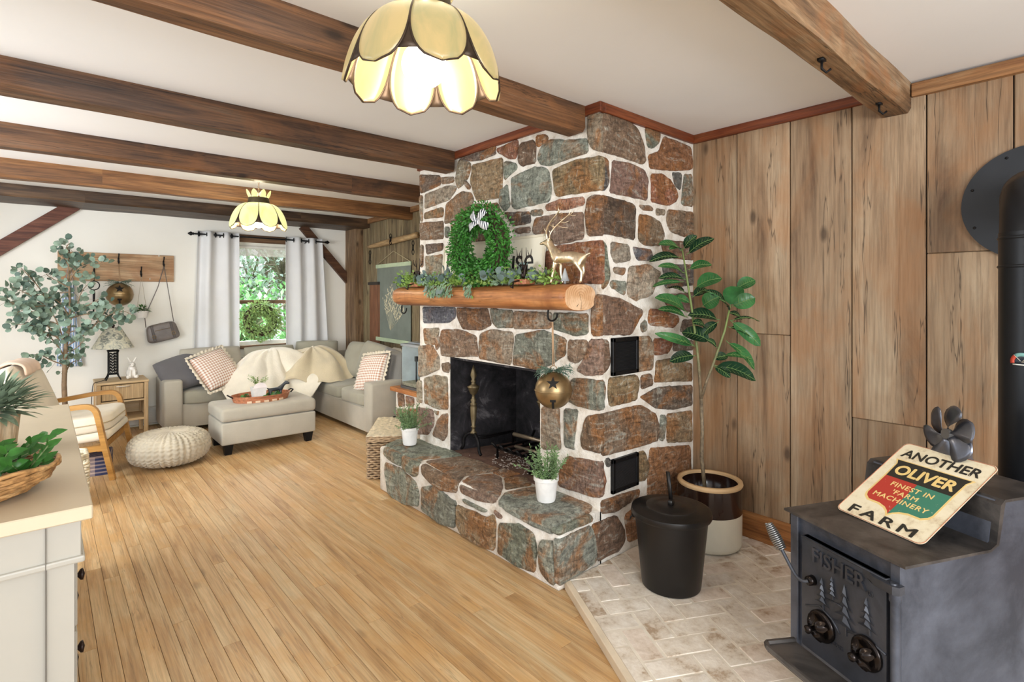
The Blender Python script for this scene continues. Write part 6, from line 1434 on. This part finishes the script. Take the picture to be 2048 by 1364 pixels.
# twig bowl
bc_ = V((-.155, 2.04, DZ)); tbw = thing('twig_bowl', 'oval woven twig bowl on the dresser, holding green leaves', 'bowl', bc_)
m = MB(); r = random.Random(3)
for k in range(17):
    u = k/16; rr = .10+.09*math.sin(u*PI/2); z = .008+.075*u**1.2; P = []
    for i in range(48):
        a = 2*PI*i/48; w = 1+.02*math.sin(a*5+k); P.append(bc_+V((math.cos(a)*rr*w, math.sin(a)*rr*.95*w, z+.004*math.sin(a*7+k*2.1))))
    m.tube(P, .0062, 5, loop=True)
m.lathe([(.001, .004), (.10, .004), (.175, .06), (.17, .06), (.095, .012), (.001, .012)], bc_, 30, caps=False); m.build('woven_twigs', wood('twig_weave', [(128, 88, 52), (178, 134, 84), (204, 166, 116)], 0, 8, 3), tbw)
m = MB()
for i in range(9):
    a = r.uniform(0, 2*PI); m.tube([bc_+V((math.cos(a)*.16, math.sin(a)*.15, .08)), bc_+V((0, 0, .07)), bc_+V((-math.cos(a+.4)*.15, -math.sin(a+.4)*.14, .085))], .003, 5)
m.build('loose_twigs', TWIG, tbw)
lv = thing('leaf_spray', 'glossy green leafy sprigs lying in the twig bowl', 'greenery', bc_+V((0, 0, .05))); m = MB(); ms = MB()
for i in range(46):
    a = r.uniform(0, 2*PI); L = r.uniform(.05, .13); b = bc_+V((r.gauss(0, .06), r.gauss(0, .06), .055)); d = V((math.cos(a), math.sin(a), r.uniform(.25, 1.4))).normalized()
    if i == 0: b = bc_+V((.06, .04, .07)); d = V((.75, .6, .35)).normalized(); L = .15
    ms.tube([b, b+d*L], .002, 4)
    for k in range(8):
        q = b+d*L*(.2+.8*k/7); sd_ = d.cross(UP).normalized()*(1 if k % 2 else -1); m.leaf(q, d*.6+sd_*.8+V((0, 0, .3+r.gauss(0, .2))), (-.3, -.8, .8), .050, .026, 4, .15)
m.build('leaves', DKG, lv); ms.build('stems', GSTEM, lv)
# ================================================================ tank, poster, yoke
tk_ = thing('glass_tank', 'small glass fish tank standing on the wooden ledge beside the chimney', 'aquarium', (2.78, 4.42, .50)); TX0, TX1, TY0, TY1, TZ0, TZ1 = 2.63, 2.92, 4.12, 4.66, .50, .93
m = MB(); g_ = .005
m.box((TX0, TY0, TZ0+.02), (TX0+g_, TY1, TZ1-.02)); m.box((TX1-g_, TY0, TZ0+.02), (TX1, TY1, TZ1-.02)); m.box((TX0+g_, TY0, TZ0+.02), (TX1-g_, TY0+g_, TZ1-.02)); m.box((TX0+g_, TY1-g_, TZ0+.02), (TX1-g_, TY1, TZ1-.02)); m.build('glass', GLASS, tk_, smooth=False)
m = MB(); m.box((TX0-.004, TY0-.004, TZ0), (TX1+.004, TY1+.004, TZ0+.025)); m.build('base_frame', plain('tank_grey', (84, 84, 84), .5), tk_, smooth=False)
m = MB()
for lo, hi in (((TX0-.004, TY0-.004), (TX0+.012, TY1+.004)), ((TX1-.012, TY0-.004), (TX1+.004, TY1+.004)), ((TX0, TY0-.004), (TX1, TY0+.012)), ((TX0, TY1-.012), (TX1, TY1+.004))): m.box((*lo, TZ1-.022), (*hi, TZ1))
m.box((TX0+.05, TY0+.02, TZ1), (TX0+.14, TY1-.05, TZ1+.015), bev=.003); m.build('top_frame', plain('tank_silver', (170, 178, 186), .3, .5), tk_, smooth=False)
m = MB(); m.box((TX0+.01, TY0+.01, TZ0+.025), (TX1-.01, TY1-.01, TZ0+.06), bev=.004); 
for i in range(9): m.ball((TX0+.05+.2*RND.random(), TY0+.08+.38*RND.random(), TZ0+.065), (.03, .04, .025), 10, 8)
m.build('gravel', plain('tank_gravel', (150, 148, 128), .8, var=.5, scale=60, bump=.6), tk_)
m = MB(); m.box((TX1-.012, TY0+.008, TZ0+.06), (TX1-.008, TY1-.008, TZ1-.03)); m.box((TX0+.008, TY1-.012, TZ0+.06), (TX1-.012, TY1-.008, TZ1-.03)); m.build('reflection_sheet', plain('tank_reflection', (214, 228, 232), .5), tk_, smooth=False)  # pale sheets put in for the glass reflection and pale contents
m = MB(); m.tube([(TX0+.10, TY1-.12, TZ0+.06), (TX0+.10, TY1-.12, TZ0+.30)], .008, 8); m.cbox((TX0+.10, TY1-.12, TZ0+.28), (.03, .03, .05), bev=.004); m.build('filter_tube', plain('filter_grey', (70, 76, 80), .5), tk_)
po = thing('botanical_scroll', 'grey-green canvas scroll with pale flower print hanging on the board wall', 'wall hanging', pw(790, 600))
a, b, c, d = pw(755, 533), pw(822, 527), pw(822, 690), pw(757, 684); zt = (a.z+b.z)/2; zb = .86
m = MB(); nrm = wn_*.004; m.prism([V((a.x, a.y, zt)), V((b.x, b.y, zt)), V((b.x, b.y, zb)), V((a.x, a.y, zb))], nrm); cv = m.build('canvas', plain('slate_canvas', (118, 126, 118), .8, var=.12, scale=6), po, smooth=False)
for z in (zt, zb):
    m = MB(); e0, e1_ = V((a.x, a.y, z)), V((b.x, b.y, z)); u_ = (e1_-e0).normalized(); m.prism([e0-u_*.02+V((0, 0, -.022)), e1_+u_*.01+V((0, 0, -.022)), e1_+u_*.01+V((0, 0, .022)), e0-u_*.02+V((0, 0, .022))], wn_*.014); m.build('rail', plain('sage_rail', (184, 200, 168), .6), po, smooth=False)
m = MB(); mid = pw(787, 502, .006); m.tube([V((a.x, a.y, zt+.02))+wn_*.008, mid, V((b.x, b.y, zt+.02))+wn_*.008], .003, 5); m.build('cord', plain('jute', (196, 184, 150), .9), po)
m = MB(); r = random.Random(18); U = (V((b.x, b.y, 0))-V((a.x, a.y, 0))); o_ = V((a.x, a.y, 0))
def pq(u, z): return o_+U*u+wn_*.0045+V((0, 0, z))
for k in range(9):
    u0, z0_ = .42, zb+.12; u1, z1_ = .22+.075*k, zt-.25-.16*abs(k-3)/3
    m.tube([pq(u0, z0_), pq((u0+u1)/2, (z0_+z1_)/2-.02), pq(u1, z1_)], .0018, 4)
    for i in range(16):
        t = .45+.55*i/15; pu, pz = u0+(u1-u0)*t+r.gauss(0, .022), z0_+(z1_-z0_)*t; m.leaf(pq(pu, pz), U.normalized()*r.gauss(0, .7)+V((0, 0, .8)), wn_, .035, .02, 2, 0, 0)
m.build('flower_print', plain('flower_cream', (214, 206, 176), .8), cv)
yk = thing('singletree_yoke', 'weathered wooden singletree with iron chain hooks on the board wall', 'yoke', pw(785, 482)); m = MB(); m.tone = (.8, .6, .2, 1)
ya, yb_ = pw(738, 494, .03), pw(834, 470, .03); m.tube([ya.lerp(yb_, i/12) for i in range(13)], [.022, .027, .03, .033, .035, .036, .036, .036, .035, .034, .033, .032, .034], 10); m.build('wood_bar', wood('yoke_wood', [(118, 92, 62), (156, 128, 90), (186, 160, 120)], 1, 9), yk)
for p0_, dy in ((pw(781, 486, .07), .10), (pw(740, 503, .04), -.17), (pw(826, 484, .05), -.14)):
    n = 5
    for i in range(3):
        c = p0_+V((0, 0, dy*(i+.3)/3)); m = MB(); m.tube([c+(V((0, 1, 0)) if i % 2 else V((1, 0, 0)))*.013*math.cos(q)+UP*.03*math.sin(q) for q in [2*PI*k/10 for k in range(10)]], .0045, 5, loop=True); m.build('chain_link', IRON, yk)
